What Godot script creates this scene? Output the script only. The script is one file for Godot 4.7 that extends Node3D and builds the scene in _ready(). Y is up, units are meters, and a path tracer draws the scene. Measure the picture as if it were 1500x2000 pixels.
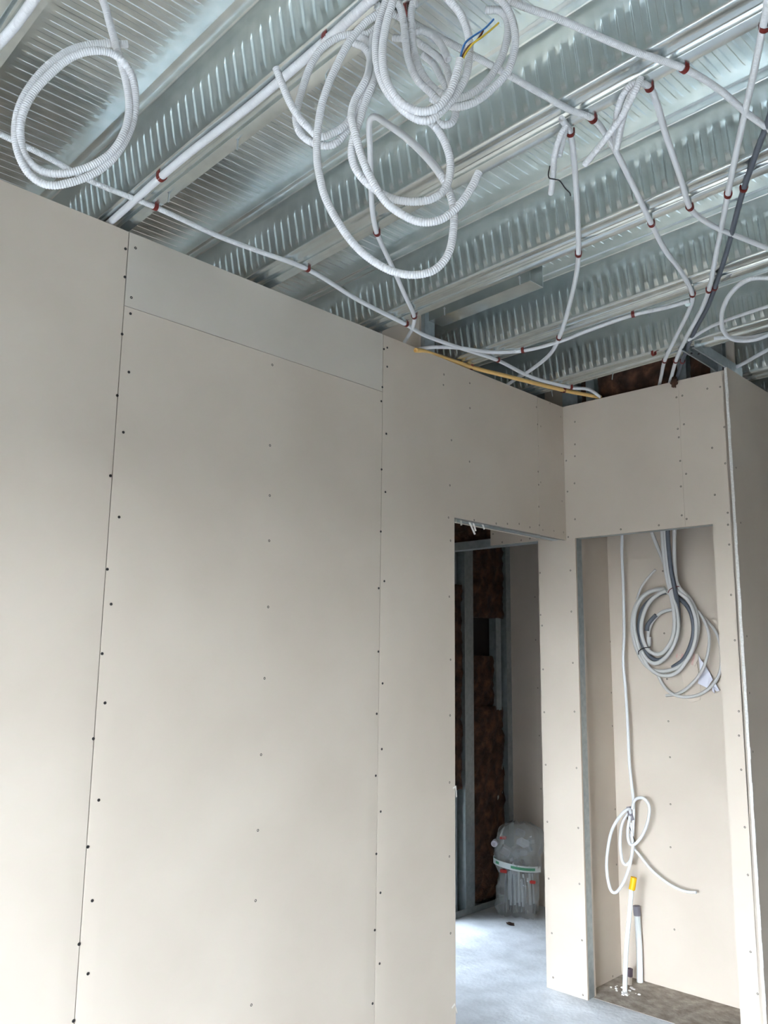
extends Node3D
# A room under construction: plasterboard partitions, open metal decking above, conduits clipped to its ribs.
# Origin: floor in the corner between the long left wall (x = 0) and the wall with the niche (z = 0).

class Shape:
	var v := PackedVector3Array()
	var n := PackedVector3Array()
	var ix := PackedInt32Array()
	func tri(a: Vector3, b: Vector3, c: Vector3) -> void:        # counter-clockwise seen from outside
		var m := (b - a).cross(c - a).normalized()
		var k := v.size()
		v.append_array([a, b, c]); n.append_array([m, m, m]); ix.append_array([k, k + 2, k + 1])
	func quad(a: Vector3, b: Vector3, c: Vector3, d: Vector3) -> void:
		var m := (c - a).cross(d - b).normalized()
		var k := v.size()
		v.append_array([a, b, c, d]); n.append_array([m, m, m, m]); ix.append_array([k, k + 2, k + 1, k, k + 3, k + 2])
	func box(lo: Vector3, hi: Vector3, t := 0.001) -> void:      # chamfered box
		var c := (lo + hi) / 2
		var h := (hi - lo) / 2
		t = minf(t, minf(h.x, minf(h.y, h.z)) * 0.8)
		for ax in 3:
			var u := (ax + 1) % 3
			var w := (ax + 2) % 3
			for s: float in [-1.0, 1.0]:
				var p: Array[Vector3] = []
				for q: Array in [[-1, -1], [1, -1], [1, 1], [-1, 1]]:
					var o := Vector3.ZERO
					o[ax] = s * h[ax]; o[u] = q[0] * (h[u] - t); o[w] = q[1] * (h[w] - t)
					p.append(c + o)
				if s > 0: quad(p[0], p[1], p[2], p[3])
				else: quad(p[3], p[2], p[1], p[0])
			for su: float in [-1.0, 1.0]:
				for sw: float in [-1.0, 1.0]:
					var e: Array[Vector3] = []
					for q: Array in [[-1, 0], [1, 0], [1, 1], [-1, 1]]:
						var o := Vector3.ZERO
						o[ax] = q[0] * (h[ax] - t)
						o[u] = su * (h[u] - (t if q[1] == 1 else 0.0))
						o[w] = sw * (h[w] - (0.0 if q[1] == 1 else t))
						e.append(c + o)
					if su * sw > 0: quad(e[3], e[2], e[1], e[0])
					else: quad(e[0], e[1], e[2], e[3])
		for sx: float in [-1.0, 1.0]:
			for sy: float in [-1.0, 1.0]:
				for sz: float in [-1.0, 1.0]:
					var a := c + Vector3(sx * h.x, sy * (h.y - t), sz * (h.z - t))
					var b := c + Vector3(sx * (h.x - t), sy * h.y, sz * (h.z - t))
					var d := c + Vector3(sx * (h.x - t), sy * (h.y - t), sz * h.z)
					if sx * sy * sz > 0: tri(a, b, d)
					else: tri(a, d, b)
	func grid(pts: PackedVector3Array, cols: int, flip := false) -> void:   # smooth sheet, rows of cols points
		var k := v.size()
		var rows := pts.size() / cols
		for j in rows:
			for i in cols:
				var du := pts[j * cols + mini(i + 1, cols - 1)] - pts[j * cols + maxi(i - 1, 0)]
				var dv := pts[mini(j + 1, rows - 1) * cols + i] - pts[maxi(j - 1, 0) * cols + i]
				var m := du.cross(dv).normalized()
				v.append(pts[j * cols + i]); n.append(-m if flip else m)
		for j in rows - 1:
			for i in cols - 1:
				var a := k + j * cols + i
				if flip: ix.append_array([a, a + 1, a + cols, a + 1, a + cols + 1, a + cols])
				else: ix.append_array([a, a + cols, a + 1, a + 1, a + cols, a + cols + 1])
	func mesh() -> ArrayMesh:
		var a := []
		a.resize(Mesh.ARRAY_MAX)
		a[Mesh.ARRAY_VERTEX] = v; a[Mesh.ARRAY_NORMAL] = n; a[Mesh.ARRAY_INDEX] = ix
		var m := ArrayMesh.new()
		m.add_surface_from_arrays(Mesh.PRIMITIVE_TRIANGLES, a)
		return m

var M := {}                      # materials by name
var taken := {}
var red_clip: Array = []

func V(x: float, y: float, z: float) -> Vector3: return Vector3(x, y, z)

func numbered(called: String) -> String:
	var k: int = taken.get(called, 0)
	taken[called] = k + 1
	return called if k == 0 else "%s_%03d" % [called, k]

func obj(called: String, m: Mesh, mat: Material, parent: Node = null, label := "") -> MeshInstance3D:
	var o := MeshInstance3D.new()
	o.mesh = m; o.material_override = mat
	if parent == null:
		o.name = numbered(called); add_child(o)
	else:
		o.name = called; parent.add_child(o, true)
		if label: o.set_meta("label", label)
	return o

func tag(o: Node, label: String, category: String, group := "") -> void:
	o.set_meta("label", label); o.set_meta("category", category)
	if group: o.set_meta("group", group)

func base(called: String, label := "", category := "", at := Vector3.ZERO) -> Node3D:
	var o := Node3D.new()
	o.name = numbered(called); add_child(o); o.position = at
	if label: tag(o, label, category)
	return o

func structure(called: String, label: String, category: String) -> Node3D:
	var o := base(called, label, category)
	o.set_meta("kind", "structure")
	return o

func block(called: String, lo: Vector3, hi: Vector3, mat: Material, parent: Node, t := 0.001) -> MeshInstance3D:
	var s := Shape.new()
	s.box(lo, hi, t)
	return obj(called, s.mesh(), mat, parent)

# ---------------------------------------------------------------- textures and materials
func noise_tex(freq: float, lo: Color, hi: Color, seed_: int, octaves := 4, bump := 0.0) -> NoiseTexture2D:
	var f := FastNoiseLite.new()
	f.noise_type = FastNoiseLite.TYPE_SIMPLEX_SMOOTH; f.frequency = freq; f.seed = seed_; f.fractal_octaves = octaves
	var t := NoiseTexture2D.new()
	t.width = 512; t.height = 512; t.seamless = true; t.noise = f
	if bump > 0.0:
		t.as_normal_map = true; t.bump_strength = bump
	else:
		var g := Gradient.new()
		g.set_color(0, lo); g.set_color(1, hi)
		t.color_ramp = g
	return t

func surface(lo: Color, hi: Color, rough: float, scale := 1.0, freq := 0.01, seed_ := 1, metal := 0.0, bump := 0.0, bump_freq := 0.05) -> StandardMaterial3D:
	var m := StandardMaterial3D.new()
	m.albedo_texture = noise_tex(freq, lo, hi, seed_)
	m.roughness = rough; m.metallic = metal
	m.uv1_triplanar = true; m.uv1_world_triplanar = true; m.uv1_scale = Vector3.ONE * scale
	if bump > 0.0:
		m.normal_enabled = true; m.normal_texture = noise_tex(bump_freq, Color.BLACK, Color.WHITE, seed_ + 50, 3, bump)
	return m

func plain(c: Color, rough := 0.6, metal := 0.0) -> StandardMaterial3D:
	var m := StandardMaterial3D.new()
	m.albedo_color = c; m.roughness = rough; m.metallic = metal
	return m

func make_materials() -> void:
	M.board = surface(Color(0.750, 0.700, 0.640), Color(0.790, 0.742, 0.682), 0.72, 0.45, 0.006, 3)
	M.board_grey = surface(Color(0.745, 0.712, 0.662), Color(0.780, 0.748, 0.700), 0.75, 0.5, 0.006, 5)
	M.board_edge = surface(Color(0.80, 0.79, 0.77), Color(0.92, 0.91, 0.89), 0.9, 3.0, 0.05, 7, 0.0, 2.0)
	M.zinc = surface(Color(0.80, 0.835, 0.835), Color(0.89, 0.915, 0.91), 0.25, 1.6, 0.012, 11, 0.92)
	M.stud = surface(Color(0.60, 0.63, 0.635), Color(0.70, 0.725, 0.725), 0.42, 2.0, 0.02, 13, 0.7)
	M.wool = surface(Color(0.10, 0.06, 0.042), Color(0.44, 0.30, 0.215), 1.0, 1.5, 0.012, 17, 0.0, 4.0, 0.05)
	M.concrete = surface(Color(0.71, 0.72, 0.73), Color(0.84, 0.85, 0.86), 0.5, 0.8, 0.012, 19, 0.0, 0.6, 0.08)
	M.dust = surface(Color(0.50, 0.46, 0.42), Color(0.72, 0.68, 0.63), 0.9, 1.6, 0.015, 31, 0.0, 1.0)
	M.slab = surface(Color(0.42, 0.42, 0.41), Color(0.5, 0.5, 0.49), 0.9, 1.0, 0.02, 23)
	M.plaster = surface(Color(0.60, 0.57, 0.53), Color(0.66, 0.63, 0.59), 0.8, 0.5, 0.008, 29)
	M.conduit = plain(Color(0.83, 0.835, 0.84), 0.42)
	M.conduit_far = plain(Color(0.80, 0.80, 0.795), 0.5)
	M.conduit_grey = plain(Color(0.33, 0.35, 0.38), 0.5)
	M.conduit_yellow = plain(Color(0.86, 0.70, 0.43), 0.45)
	M.cable = plain(Color(0.76, 0.755, 0.74), 0.5)
	M.cable_white = plain(Color(0.88, 0.885, 0.89), 0.45)
	M.pipe = plain(Color(0.90, 0.91, 0.90), 0.35)
	M.red = plain(Color(0.40, 0.09, 0.06), 0.5)
	M.black = plain(Color(0.05, 0.05, 0.055), 0.6)
	M.screw = plain(Color(0.09, 0.075, 0.07), 0.5)
	M.blue = plain(Color(0.20, 0.42, 0.66), 0.4)
	M.brown = plain(Color(0.38, 0.20, 0.13), 0.5)
	M.yellow = plain(Color(0.80, 0.68, 0.22), 0.45)
	M.tape_yellow = plain(Color(0.95, 0.72, 0.06), 0.4)
	M.tape_grey = plain(Color(0.50, 0.48, 0.51), 0.5)
	M.paper = plain(Color(0.86, 0.86, 0.90), 0.8)
	M.card = plain(Color(0.80, 0.75, 0.69), 0.9)
	M.scrap = plain(Color(0.88, 0.86, 0.83), 0.9)
	var film := plain(Color(0.78, 0.79, 0.78, 0.34), 0.2)
	film.transparency = BaseMaterial3D.TRANSPARENCY_ALPHA
	M.film = film

# ---------------------------------------------------------------- builders
func smooth_path(p: Array, step: float) -> PackedVector3Array:       # centripetal-like spline through p, evenly spaced
	var c := Curve3D.new()
	c.bake_interval = 0.004
	for i in p.size():
		var a: Vector3 = p[maxi(i - 1, 0)]
		var b: Vector3 = p[mini(i + 1, p.size() - 1)]
		var q: Vector3 = p[i]
		var t := (b - a).normalized()
		var li := q.distance_to(a) / 3.0
		var lo := q.distance_to(b) / 3.0
		c.add_point(q, -t * li, t * lo)
	var out := PackedVector3Array()
	var len_ := c.get_baked_length()
	var k := maxi(2, int(len_ / step))
	for i in k + 1:
		out.append(c.sample_baked(len_ * i / k, true))
	return out

func tube(p: Array, r: float, ribs := true, sides := 10) -> ArrayMesh:
	var s := Shape.new()
	var pitch := 0.0048
	var pts := smooth_path(p, pitch / 4.0 if ribs else maxf(r, 0.004))
	var up := Vector3.UP
	var k := pts.size()
	var last := Vector3.ZERO
	for i in k:
		var t := (pts[mini(i + 1, k - 1)] - pts[maxi(i - 1, 0)]).normalized()
		if i == 0 and absf(t.y) > 0.9: up = Vector3.RIGHT
		up = (up - t * up.dot(t)).normalized()
		var side := t.cross(up)
		var ph := i % 4
		var rr := r
		var lean := 0.0
		if ribs:
			rr = r - [0.0, 0.0006, 0.0012, 0.0006][ph]
			lean = [0.0, 0.55, 0.0, -0.55][ph]
		for j in sides + 1:
			var d := up * cos(TAU * j / sides) + side * sin(TAU * j / sides)
			s.v.append(pts[i] + d * rr)
			s.n.append((d + t * lean).normalized())
		last = t
	for i in k - 1:
		for j in sides:
			var a := i * (sides + 1) + j
			var b := a + sides + 1
			s.ix.append_array([a, b, a + 1, a + 1, b, b + 1])
	for e in 2:                                                     # hollow-looking ends: a rim that dips inward
		var row := 0 if e == 0 else (k - 1) * (sides + 1)
		var mid := pts[0 if e == 0 else k - 1]
		var t0 := (pts[0] - pts[1]).normalized() if e == 0 else last
		for j in sides:
			var a := s.v[row + j]
			var b := s.v[row + j + 1]
			var a2 := mid + (a - mid) * 0.75
			var b2 := mid + (b - mid) * 0.75
			var deep := mid - t0 * r * 1.2
			if e == 0:
				s.quad(a, b, b2, a2); s.tri(a2, b2, deep)
			else:
				s.quad(a2, b2, b, a); s.tri(deep, b2, a2)
	return s.mesh()

func conduit(called: String, label: String, p: Array, r: float, mat: Material, category := "conduit", ribs := true) -> MeshInstance3D:
	var o := obj(called, tube(p, r, ribs), mat)
	tag(o, label, category)
	return o

func clip(label: String, at: Vector3, turn: float, size := 1.0) -> void:        # sprung saddle clip: a band under the conduit, a foot on the rib
	var first := red_clip.is_empty()
	var root: Node3D
	if first:
		root = base("conduit_clip")
		var s := Shape.new()
		var k := 14
		for i in k:
			var a0 := lerpf(-0.25, PI + 0.25, float(i) / k) + PI
			var a1 := lerpf(-0.25, PI + 0.25, float(i + 1) / k) + PI
			var d0 := V(cos(a0), sin(a0), 0)
			var d1 := V(cos(a1), sin(a1), 0)
			var w := V(0, 0, 0.0065)
			s.quad(d0 * 0.0114 - w, d0 * 0.0114 + w, d1 * 0.0114 + w, d1 * 0.0114 - w)
			s.quad(d0 * 0.0092 + w, d0 * 0.0092 - w, d1 * 0.0092 - w, d1 * 0.0092 + w)
			s.quad(d0 * 0.0092 + w, d1 * 0.0092 + w, d1 * 0.0114 + w, d0 * 0.0114 + w)
			s.quad(d1 * 0.0092 - w, d0 * 0.0092 - w, d0 * 0.0114 - w, d1 * 0.0114 - w)
		obj("band", s.mesh(), M.red, root)
		var f := Shape.new()
		f.box(V(0.0075, -0.002, -0.0065), V(0.0118, 0.0105, 0.0065), 0.001)
		f.box(V(-0.0118, -0.002, -0.0065), V(-0.0075, 0.0105, 0.0065), 0.001)
		obj("foot", f.mesh(), M.red, root)
		red_clip = [root]
	else:
		root = red_clip[0].duplicate()
		root.name = numbered("conduit_clip"); add_child(root)
	root.position = at
	root.rotation_degrees = Vector3(0, turn, 0)
	root.scale = Vector3.ONE * size
	tag(root, label, "clip", "red-brown conduit clips on the ceiling ribs")

func board(rects: Array, axis: int, face: float, out: float, thick := 0.0125, taper: Array = []) -> ArrayMesh:
	# plasterboard sheet: rects [u0, y0, u1, y1] on the plane axis = face; taper lists the u of long edges that are pressed thinner
	var s := Shape.new()
	for q: Array in rects:
		var us: Array = [q[0], q[2]]
		for t: float in taper:
			for e: float in [t - 0.05, t + 0.05]:
				if e > q[0] + 0.01 and e < q[2] - 0.01: us.append(e)
		us.sort()
		for i in us.size() - 1:
			var f: Array[float] = []
			for u: float in [us[i], us[i + 1]]:
				var dip := 0.0
				for t: float in taper:
					if absf(u - t) < 0.004: dip = 0.0016
				f.append(face - out * dip)
			var a := Vector3.ZERO; var b := Vector3.ZERO; var c := Vector3.ZERO; var d := Vector3.ZERO
			var w := 2 if axis == 0 else 0
			a[axis] = f[0]; a[w] = us[i]; a.y = q[1]
			b[axis] = f[1]; b[w] = us[i + 1]; b.y = q[1]
			c[axis] = f[1]; c[w] = us[i + 1]; c.y = q[3]
			d[axis] = f[0]; d[w] = us[i]; d.y = q[3]
			var k := Vector3.ZERO
			k[axis] = -out * thick
			var turn := out > 0 if axis == 2 else out < 0
			var back: Array[Vector3] = [a + k, b + k, c + k, d + k]
			for z in 4: back[z][axis] = face - out * thick
			if turn:
				s.quad(a, b, c, d); s.quad(back[3], back[2], back[1], back[0])
				s.quad(back[0], back[1], b, a); s.quad(d, c, back[2], back[3])
				if i == 0: s.quad(back[0], a, d, back[3])
				if i == us.size() - 2: s.quad(b, back[1], back[2], c)
			else:
				s.quad(d, c, b, a); s.quad(back[0], back[1], back[2], back[3])
				s.quad(a, b, back[1], back[0]); s.quad(back[3], back[2], c, d)
				if i == 0: s.quad(back[3], d, a, back[0])
				if i == us.size() - 2: s.quad(c, back[2], back[1], b)
	return s.mesh()

var screw_mesh: ArrayMesh
func screws(panel: Node, list: Array, axis: int, face: float, out: float) -> void:    # drywall screw: a dished black head set in the board
	if screw_mesh == null:
		var s := Shape.new()
		var prof := [[0.0046, -0.002], [0.0046, 0.0002], [0.0036, 0.0006], [0.0014, -0.0004], [0.0, -0.0004]]
		for i in prof.size() - 1:
			for j in 10:
				var d0 := V(cos(TAU * j / 10), sin(TAU * j / 10), 0)
				var d1 := V(cos(TAU * (j + 1) / 10), sin(TAU * (j + 1) / 10), 0)
				var p: Array = prof[i]; var q: Array = prof[i + 1]
				if q[0] > 0: s.quad(d0 * p[0] + V(0, 0, p[1]), d1 * p[0] + V(0, 0, p[1]), d1 * q[0] + V(0, 0, q[1]), d0 * q[0] + V(0, 0, q[1]))
				else: s.tri(d0 * p[0] + V(0, 0, p[1]), d1 * p[0] + V(0, 0, p[1]), V(0, 0, q[1]))
		screw_mesh = s.mesh()
	for q: Array in list:
		var o := obj("screw", screw_mesh, M.screw, panel)
		if axis == 0:
			o.position = V(face, q[1], q[0]); o.rotation.y = out * PI / 2
		else:
			o.position = V(q[0], q[1], face)

func stud(called: String, parent: Node, lo: Vector3, hi: Vector3, open_axis: int, open_sign: float, mat: Material = M.stud) -> MeshInstance3D:
	# C-section: three thin walls of the box lo..hi, open towards one side, with returned lips
	var s := Shape.new()
	var t := 0.002
	var long := 0
	for a in 3:
		if hi[a] - lo[a] > hi[long] - lo[long]: long = a
	var other := 3 - long - open_axis
	var a0 := lo; var b0 := hi                                      # web
	if open_sign > 0: b0[open_axis] = lo[open_axis] + t
	else: a0[open_axis] = hi[open_axis] - t
	s.box(a0, b0, 0.0006)
	for e in 2:
		var a1 := lo; var b1 := hi
		if e == 0: b1[other] = lo[other] + t
		else: a1[other] = hi[other] - t
		s.box(a1, b1, 0.0006)
		var a2 := a1; var b2 := b1                                  # lip
		if open_sign > 0: a2[open_axis] = hi[open_axis] - t
		else: b2[open_axis] = lo[open_axis] + t
		if e == 0: b2[other] = lo[other] + 0.008
		else: a2[other] = hi[other] - 0.008
		s.box(a2, b2, 0.0006)
	return obj(called, s.mesh(), mat, parent)

func batt(parent: Node, lo: Vector3, hi: Vector3, axis: int, sign_: float, seed_: int) -> MeshInstance3D:   # mineral wool, rough face
	var f := FastNoiseLite.new()
	f.seed = seed_; f.frequency = 9.0; f.fractal_octaves = 4
	var s := Shape.new()
	var w := 2 if axis == 0 else 0
	var nu := clampi(int((hi[w] - lo[w]) / 0.015), 4, 50)
	var ny := clampi(int((hi.y - lo.y) / 0.02), 4, 90)
	var pts := PackedVector3Array()
	for j in ny + 1:
		for i in nu + 1:
			var p := Vector3.ZERO
			var edge := minf(minf(i, nu - i) / 2.0, minf(j, ny - j) / 2.0)
			p[w] = lerpf(lo[w], hi[w], float(i) / nu) + (f.get_noise_2d(j * 0.3, i * 3.0) * 0.006)
			p.y = lerpf(lo.y, hi.y, float(j) / ny) + f.get_noise_2d(i * 0.4, j * 2.0) * 0.01
			var front := hi[axis] if sign_ > 0 else lo[axis]
			p[axis] = front + sign_ * (f.get_noise_3d(p.x * 1.3, p.y * 1.3, p.z * 1.3) * 0.022 - 0.012 * (1.0 - clampf(edge, 0, 1)))
			pts.append(p)
	s.grid(pts, nu + 1, (axis == 2) != (sign_ > 0))
	var lo2 := lo; var hi2 := hi
	if sign_ > 0: hi2[axis] -= 0.022
	else: lo2[axis] += 0.022
	s.box(lo2, hi2, 0.004)
	return obj("insulation_batt", s.mesh(), M.wool, parent)

# ---------------------------------------------------------------- ceiling deck
const PITCH := 0.594
const FIRST := 0.215                                               # far edge of the rib nearest the niche wall, in deck coordinates
func deck_profile() -> Array:      # [v, height, share of the crest ribs, share of the web ribs]
	var p: Array = []
	for q: Array in [[-0.012, -0.004], [0.006, -0.004], [0.010, 0.0], [0.018, 0.0], [0.021, 0.003], [0.023, 0.017], [0.040, 0.017], [0.043, 0.002], [0.046, -0.001], [0.054, -0.001], [0.058, 0.004], [0.074, 0.004], [0.078, 0.0], [0.092, 0.0]]:
		p.append([q[0], q[1], 0.0, 0.0])
	p.append([0.0955, 0.004, 0.0, 0.0])
	for q: Array in [[0.0970, 0.011, 0.0], [0.0983, 0.018, 0.10], [0.0996, 0.026, 0.42], [0.1010, 0.035, 0.80], [0.1030, 0.046, 1.0], [0.108, 0.075, 1.0], [0.114, 0.105, 1.0], [0.116, 0.117, 0.85]]:
		p.append([q[0], q[1], 0.0, q[2]])
	p.append([0.118, 0.127, 0.0, 0.35])
	p.append([0.120, 0.138, 0.0, 0.0])
	p.append([0.1235, 0.176, 0.0, 0.0])
	p.append([0.125, 0.192, 0.0, 0.0])
	p.append([0.128, 0.1965, 0.0, 0.0])
	p.append([0.133, 0.197, 0.0, 0.0])
	p.append([0.154, 0.1975, 0.0, 0.0])
	p.append([0.158, 0.2035, 0.0, 0.0])
	p.append([0.166, 0.204, 0.0, 0.0])
	p.append([0.205, 0.204, 0.0, 0.0])
	p.append([0.215, 0.204, 0.5, 0.0])
	for i in 6: p.append([lerpf(0.225, 0.465, i / 5.0), 0.204, 1.0, 0.0])
	p.append([0.475, 0.204, 0.5, 0.0])
	p.append([0.485, 0.204, 0.0, 0.0])
	for q: Array in [[0.528, 0.2035], [0.532, 0.1975], [0.555, 0.197], [0.560, 0.192], [0.563, 0.176], [0.590, 0.010], [0.592, 0.004], [0.596, 0.001]]:
		p.append([q[0], q[1], 0.0, 0.0])
	return p

func deck_mesh(a0: float, a1: float, per: int) -> ArrayMesh:
	var prof := deck_profile()
	var k := prof.size()
	var nrm: Array[Vector2] = []
	for i in k:
		var p: Array = prof[maxi(i - 1, 0)]; var q: Array = prof[mini(i + 1, k - 1)]
		nrm.append(Vector2(q[1] - p[1], -(q[0] - p[0])).normalized())         # pointing down and towards the room
	var s := Shape.new()
	var phases: Array = [0.0, 0.05, 0.075, 0.10, 0.14, 0.30, 0.46, 0.50, 0.525, 0.55, 0.60, 0.80] if per > 4 else [0.0, 0.5]
	var pts := PackedVector3Array()
	for i in int((a1 - a0) / 0.0394) * phases.size() + 1:
		var ph: float = phases[i % phases.size()]
		var a := a0 + (floorf(float(i) / phases.size()) + ph) * 0.0394
		var ridge := smoothstep(0.03, 0.12, ph) * (1.0 - smoothstep(0.48, 0.57, ph))
		for j in k:
			var q: Array = prof[j]
			var d: float = ridge * (q[2] * 0.0017 + q[3] * 0.0058)
			pts.append(V(a, q[1] + nrm[j].y * d, q[0] + nrm[j].x * d))
	s.grid(pts, k, true)
	return s.mesh()

func build_ceiling() -> void:
	var ceiling := structure("ceiling", "corrugated galvanised steel decking with deep ribs spanning the room", "ceiling")
	var u := V(0.999161, 0.013343, 0.038720)
	var w := V(-0.013353, 0.999911, 0.0)
	var v := V(-0.038716, -0.000517, 0.999250)
	ceiling.transform = Transform3D(Basis(u, w, v), V(0, 3.0, 0))
	var fine := deck_mesh(-1.52, 3.9, 8)
	var rough := deck_mesh(-1.52, 3.9, 2)
	for k in range(-5, 11):
		var o := obj("deck_sheet", fine if k > -4 and k < 6 else rough, M.zinc, ceiling)
		o.position = V(0, 0, FIRST + k * PITCH)
	block("concrete_slab", V(-1.6, 0.215, -3.1), V(4.1, 0.36, 6.7), M.slab, ceiling, 0.005)
	var inv := ceiling.transform.affine_inverse()
	var sm := Shape.new()
	sm.box(V(-0.0022, -0.030, -0.0022), V(0.0022, 0.006, 0.0022), 0.0008)
	sm.box(V(-0.0045, -0.002, -0.0045), V(0.0045, 0.001, 0.0045), 0.001)
	var tip := sm.mesh()
	for p: Vector3 in [V(0.421, 3.006, 0.211), V(0.054, 3.001, 0.193), V(0.317, 3.004, 1.378), V(0.621, 3.008, 2.622), V(0.253, 3.003, 2.609), V(0.988, 3.013, 2.628), V(0.909, 3.012, 0.790), V(0.694, 3.009, 1.394), V(-0.036, 3.000, 1.381)]:
		var o := obj("self_drilling_screw", tip, M.stud, ceiling)
		o.position = inv * p
		o.rotation.z = sin(p.x * 40.0) * 0.2

# ---------------------------------------------------------------- main
func _ready() -> void:
	var cam := Camera3D.new()
	cam.name = "camera"
	cam.position = V(2.388, 1.6, 3.843)
	cam.rotation_order = EULER_ORDER_YXZ
	cam.rotation_degrees = Vector3(9.961, 44.212, 0.6935)
	cam.fov = rad_to_deg(2.0 * atan(1000.0 / 1643.25))
	cam.near = 0.02
	add_child(cam)
	cam.current = true

	var env := Environment.new()
	var sky := Sky.new()
	var psm := ProceduralSkyMaterial.new()                          # bright overcast day outside the glazing opening behind the camera
	psm.sky_top_color = Color(0.87, 0.93, 1.0)
	psm.sky_horizon_color = Color(0.94, 0.97, 1.0)
	psm.ground_horizon_color = Color(0.46, 0.44, 0.41)
	psm.ground_bottom_color = Color(0.36, 0.33, 0.29)
	psm.sky_energy_multiplier = 6.0
	psm.ground_energy_multiplier = 3.0
	sky.sky_material = psm
	env.background_mode = Environment.BG_SKY
	env.sky = sky
	env.ambient_light_source = Environment.AMBIENT_SOURCE_SKY
	env.tonemap_mode = Environment.TONE_MAPPER_LINEAR
	env.tonemap_exposure = 1.02
	env.sdfgi_enabled = true; env.ssao_enabled = true; env.ssil_enabled = true
	var we := WorldEnvironment.new()
	we.name = "world_environment"
	we.environment = env
	add_child(we)

	make_materials()
	build_shell()
	build_ceiling()
	build_left_wall()
	build_niche_wall()
	build_back_room()
	build_conduits()
	build_coils()
	build_clips()
	build_niche_things()
	build_bag()
	build_scraps()

func build_shell() -> void:
	var fl := structure("floor", "bare grey concrete screed floor", "floor")
	block("screed", V(-1.6, -0.15, -3.0), V(4.1, 0.0, 6.7), M.concrete, fl, 0.002)
	block("dusty_patch", V(0.0, -0.002, -0.43), V(0.872, 0.0015, -0.05), M.dust, fl, 0.001)
	var r := structure("wall_right", "plain plastered outer wall on the right side of the room", "wall")
	block("masonry", V(3.8, 0.0, -2.9), V(4.0, 3.5, 6.6), M.plaster, r)
	var b := structure("wall_rear", "plain plastered outer wall closing the far end", "wall")
	block("masonry", V(-1.5, 0.0, -2.9), V(3.8, 3.5, -2.7), M.plaster, b)
	var f := structure("wall_front", "plain plastered outer wall with a wide glazing opening behind the camera", "wall")
	block("masonry", V(-0.15, 0.0, 6.4), V(0.70, 3.5, 6.6), M.plaster, f)
	block("masonry", V(3.0, 0.0, 6.4), V(3.8, 3.5, 6.6), M.plaster, f)
	block("masonry", V(0.70, 2.3, 6.4), V(3.0, 3.5, 6.6), M.plaster, f)
	block("masonry", V(-1.33, 2.3, 6.4), V(-0.15, 3.5, 6.6), M.plaster, f)
	var win := structure("window_1", "open metal frame of the glazing opening behind the camera", "window")
	stud("frame_member", win, V(0.70, 0.0, 6.46), V(0.75, 2.3, 6.54), 0, 1)
	stud("frame_member", win, V(2.95, 0.0, 6.46), V(3.00, 2.3, 6.54), 0, -1)
	stud("frame_member", win, V(0.75, 2.25, 6.46), V(2.95, 2.3, 6.54), 1, -1)
	var win2 := structure("window_2", "open metal frame of the opening lighting the passage behind the long partition", "window")
	stud("frame_member", win2, V(-1.33, 0.0, 6.46), V(-1.28, 2.3, 6.54), 0, 1)
	stud("frame_member", win2, V(-0.20, 0.0, 6.46), V(-0.15, 2.3, 6.54), 0, -1)
	stud("frame_member", win2, V(-1.28, 2.25, 6.46), V(-0.20, 2.3, 6.54), 1, -1)
	var o := structure("wall_outer", "masonry wall outside the stud partition on the far left", "wall")
	block("masonry", V(-1.5, 0.0, -2.7), V(-1.333, 3.5, -0.42), M.plaster, o)
	block("masonry", V(-1.5, 1.2, -0.42), V(-1.333, 3.5, -0.22), M.plaster, o)
	block("masonry", V(-1.5, 0.0, -0.42), V(-1.333, 0.15, -0.22), M.plaster, o)
	block("masonry", V(-1.5, 0.0, -0.22), V(-1.333, 3.5, 0.15), M.plaster, o)
	var win4 := structure("window_4", "small open window of the back room, hidden from the doorway", "window")
	stud("frame_member", win4, V(-1.45, 0.165, -0.42), V(-1.35, 1.2, -0.405), 2, 1)
	stud("frame_member", win4, V(-1.45, 0.165, -0.235), V(-1.35, 1.2, -0.22), 2, -1)
	stud("frame_member", win4, V(-1.45, 0.15, -0.42), V(-1.35, 0.165, -0.22), 1, 1)
	block("masonry", V(-1.5, 0.0, 0.28), V(-1.333, 3.5, 6.4), M.plaster, o)
	block("masonry", V(-1.5, 1.9, 0.15), V(-1.333, 3.5, 0.28), M.plaster, o)
	var win3 := structure("window_3", "narrow open slot to the outside beside the small lobby", "window")
	stud("frame_member", win3, V(-1.45, 0.0, 0.15), V(-1.35, 1.9, 0.165), 2, 1)
	stud("frame_member", win3, V(-1.45, 0.0, 0.265), V(-1.35, 1.9, 0.28), 2, -1)

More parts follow.
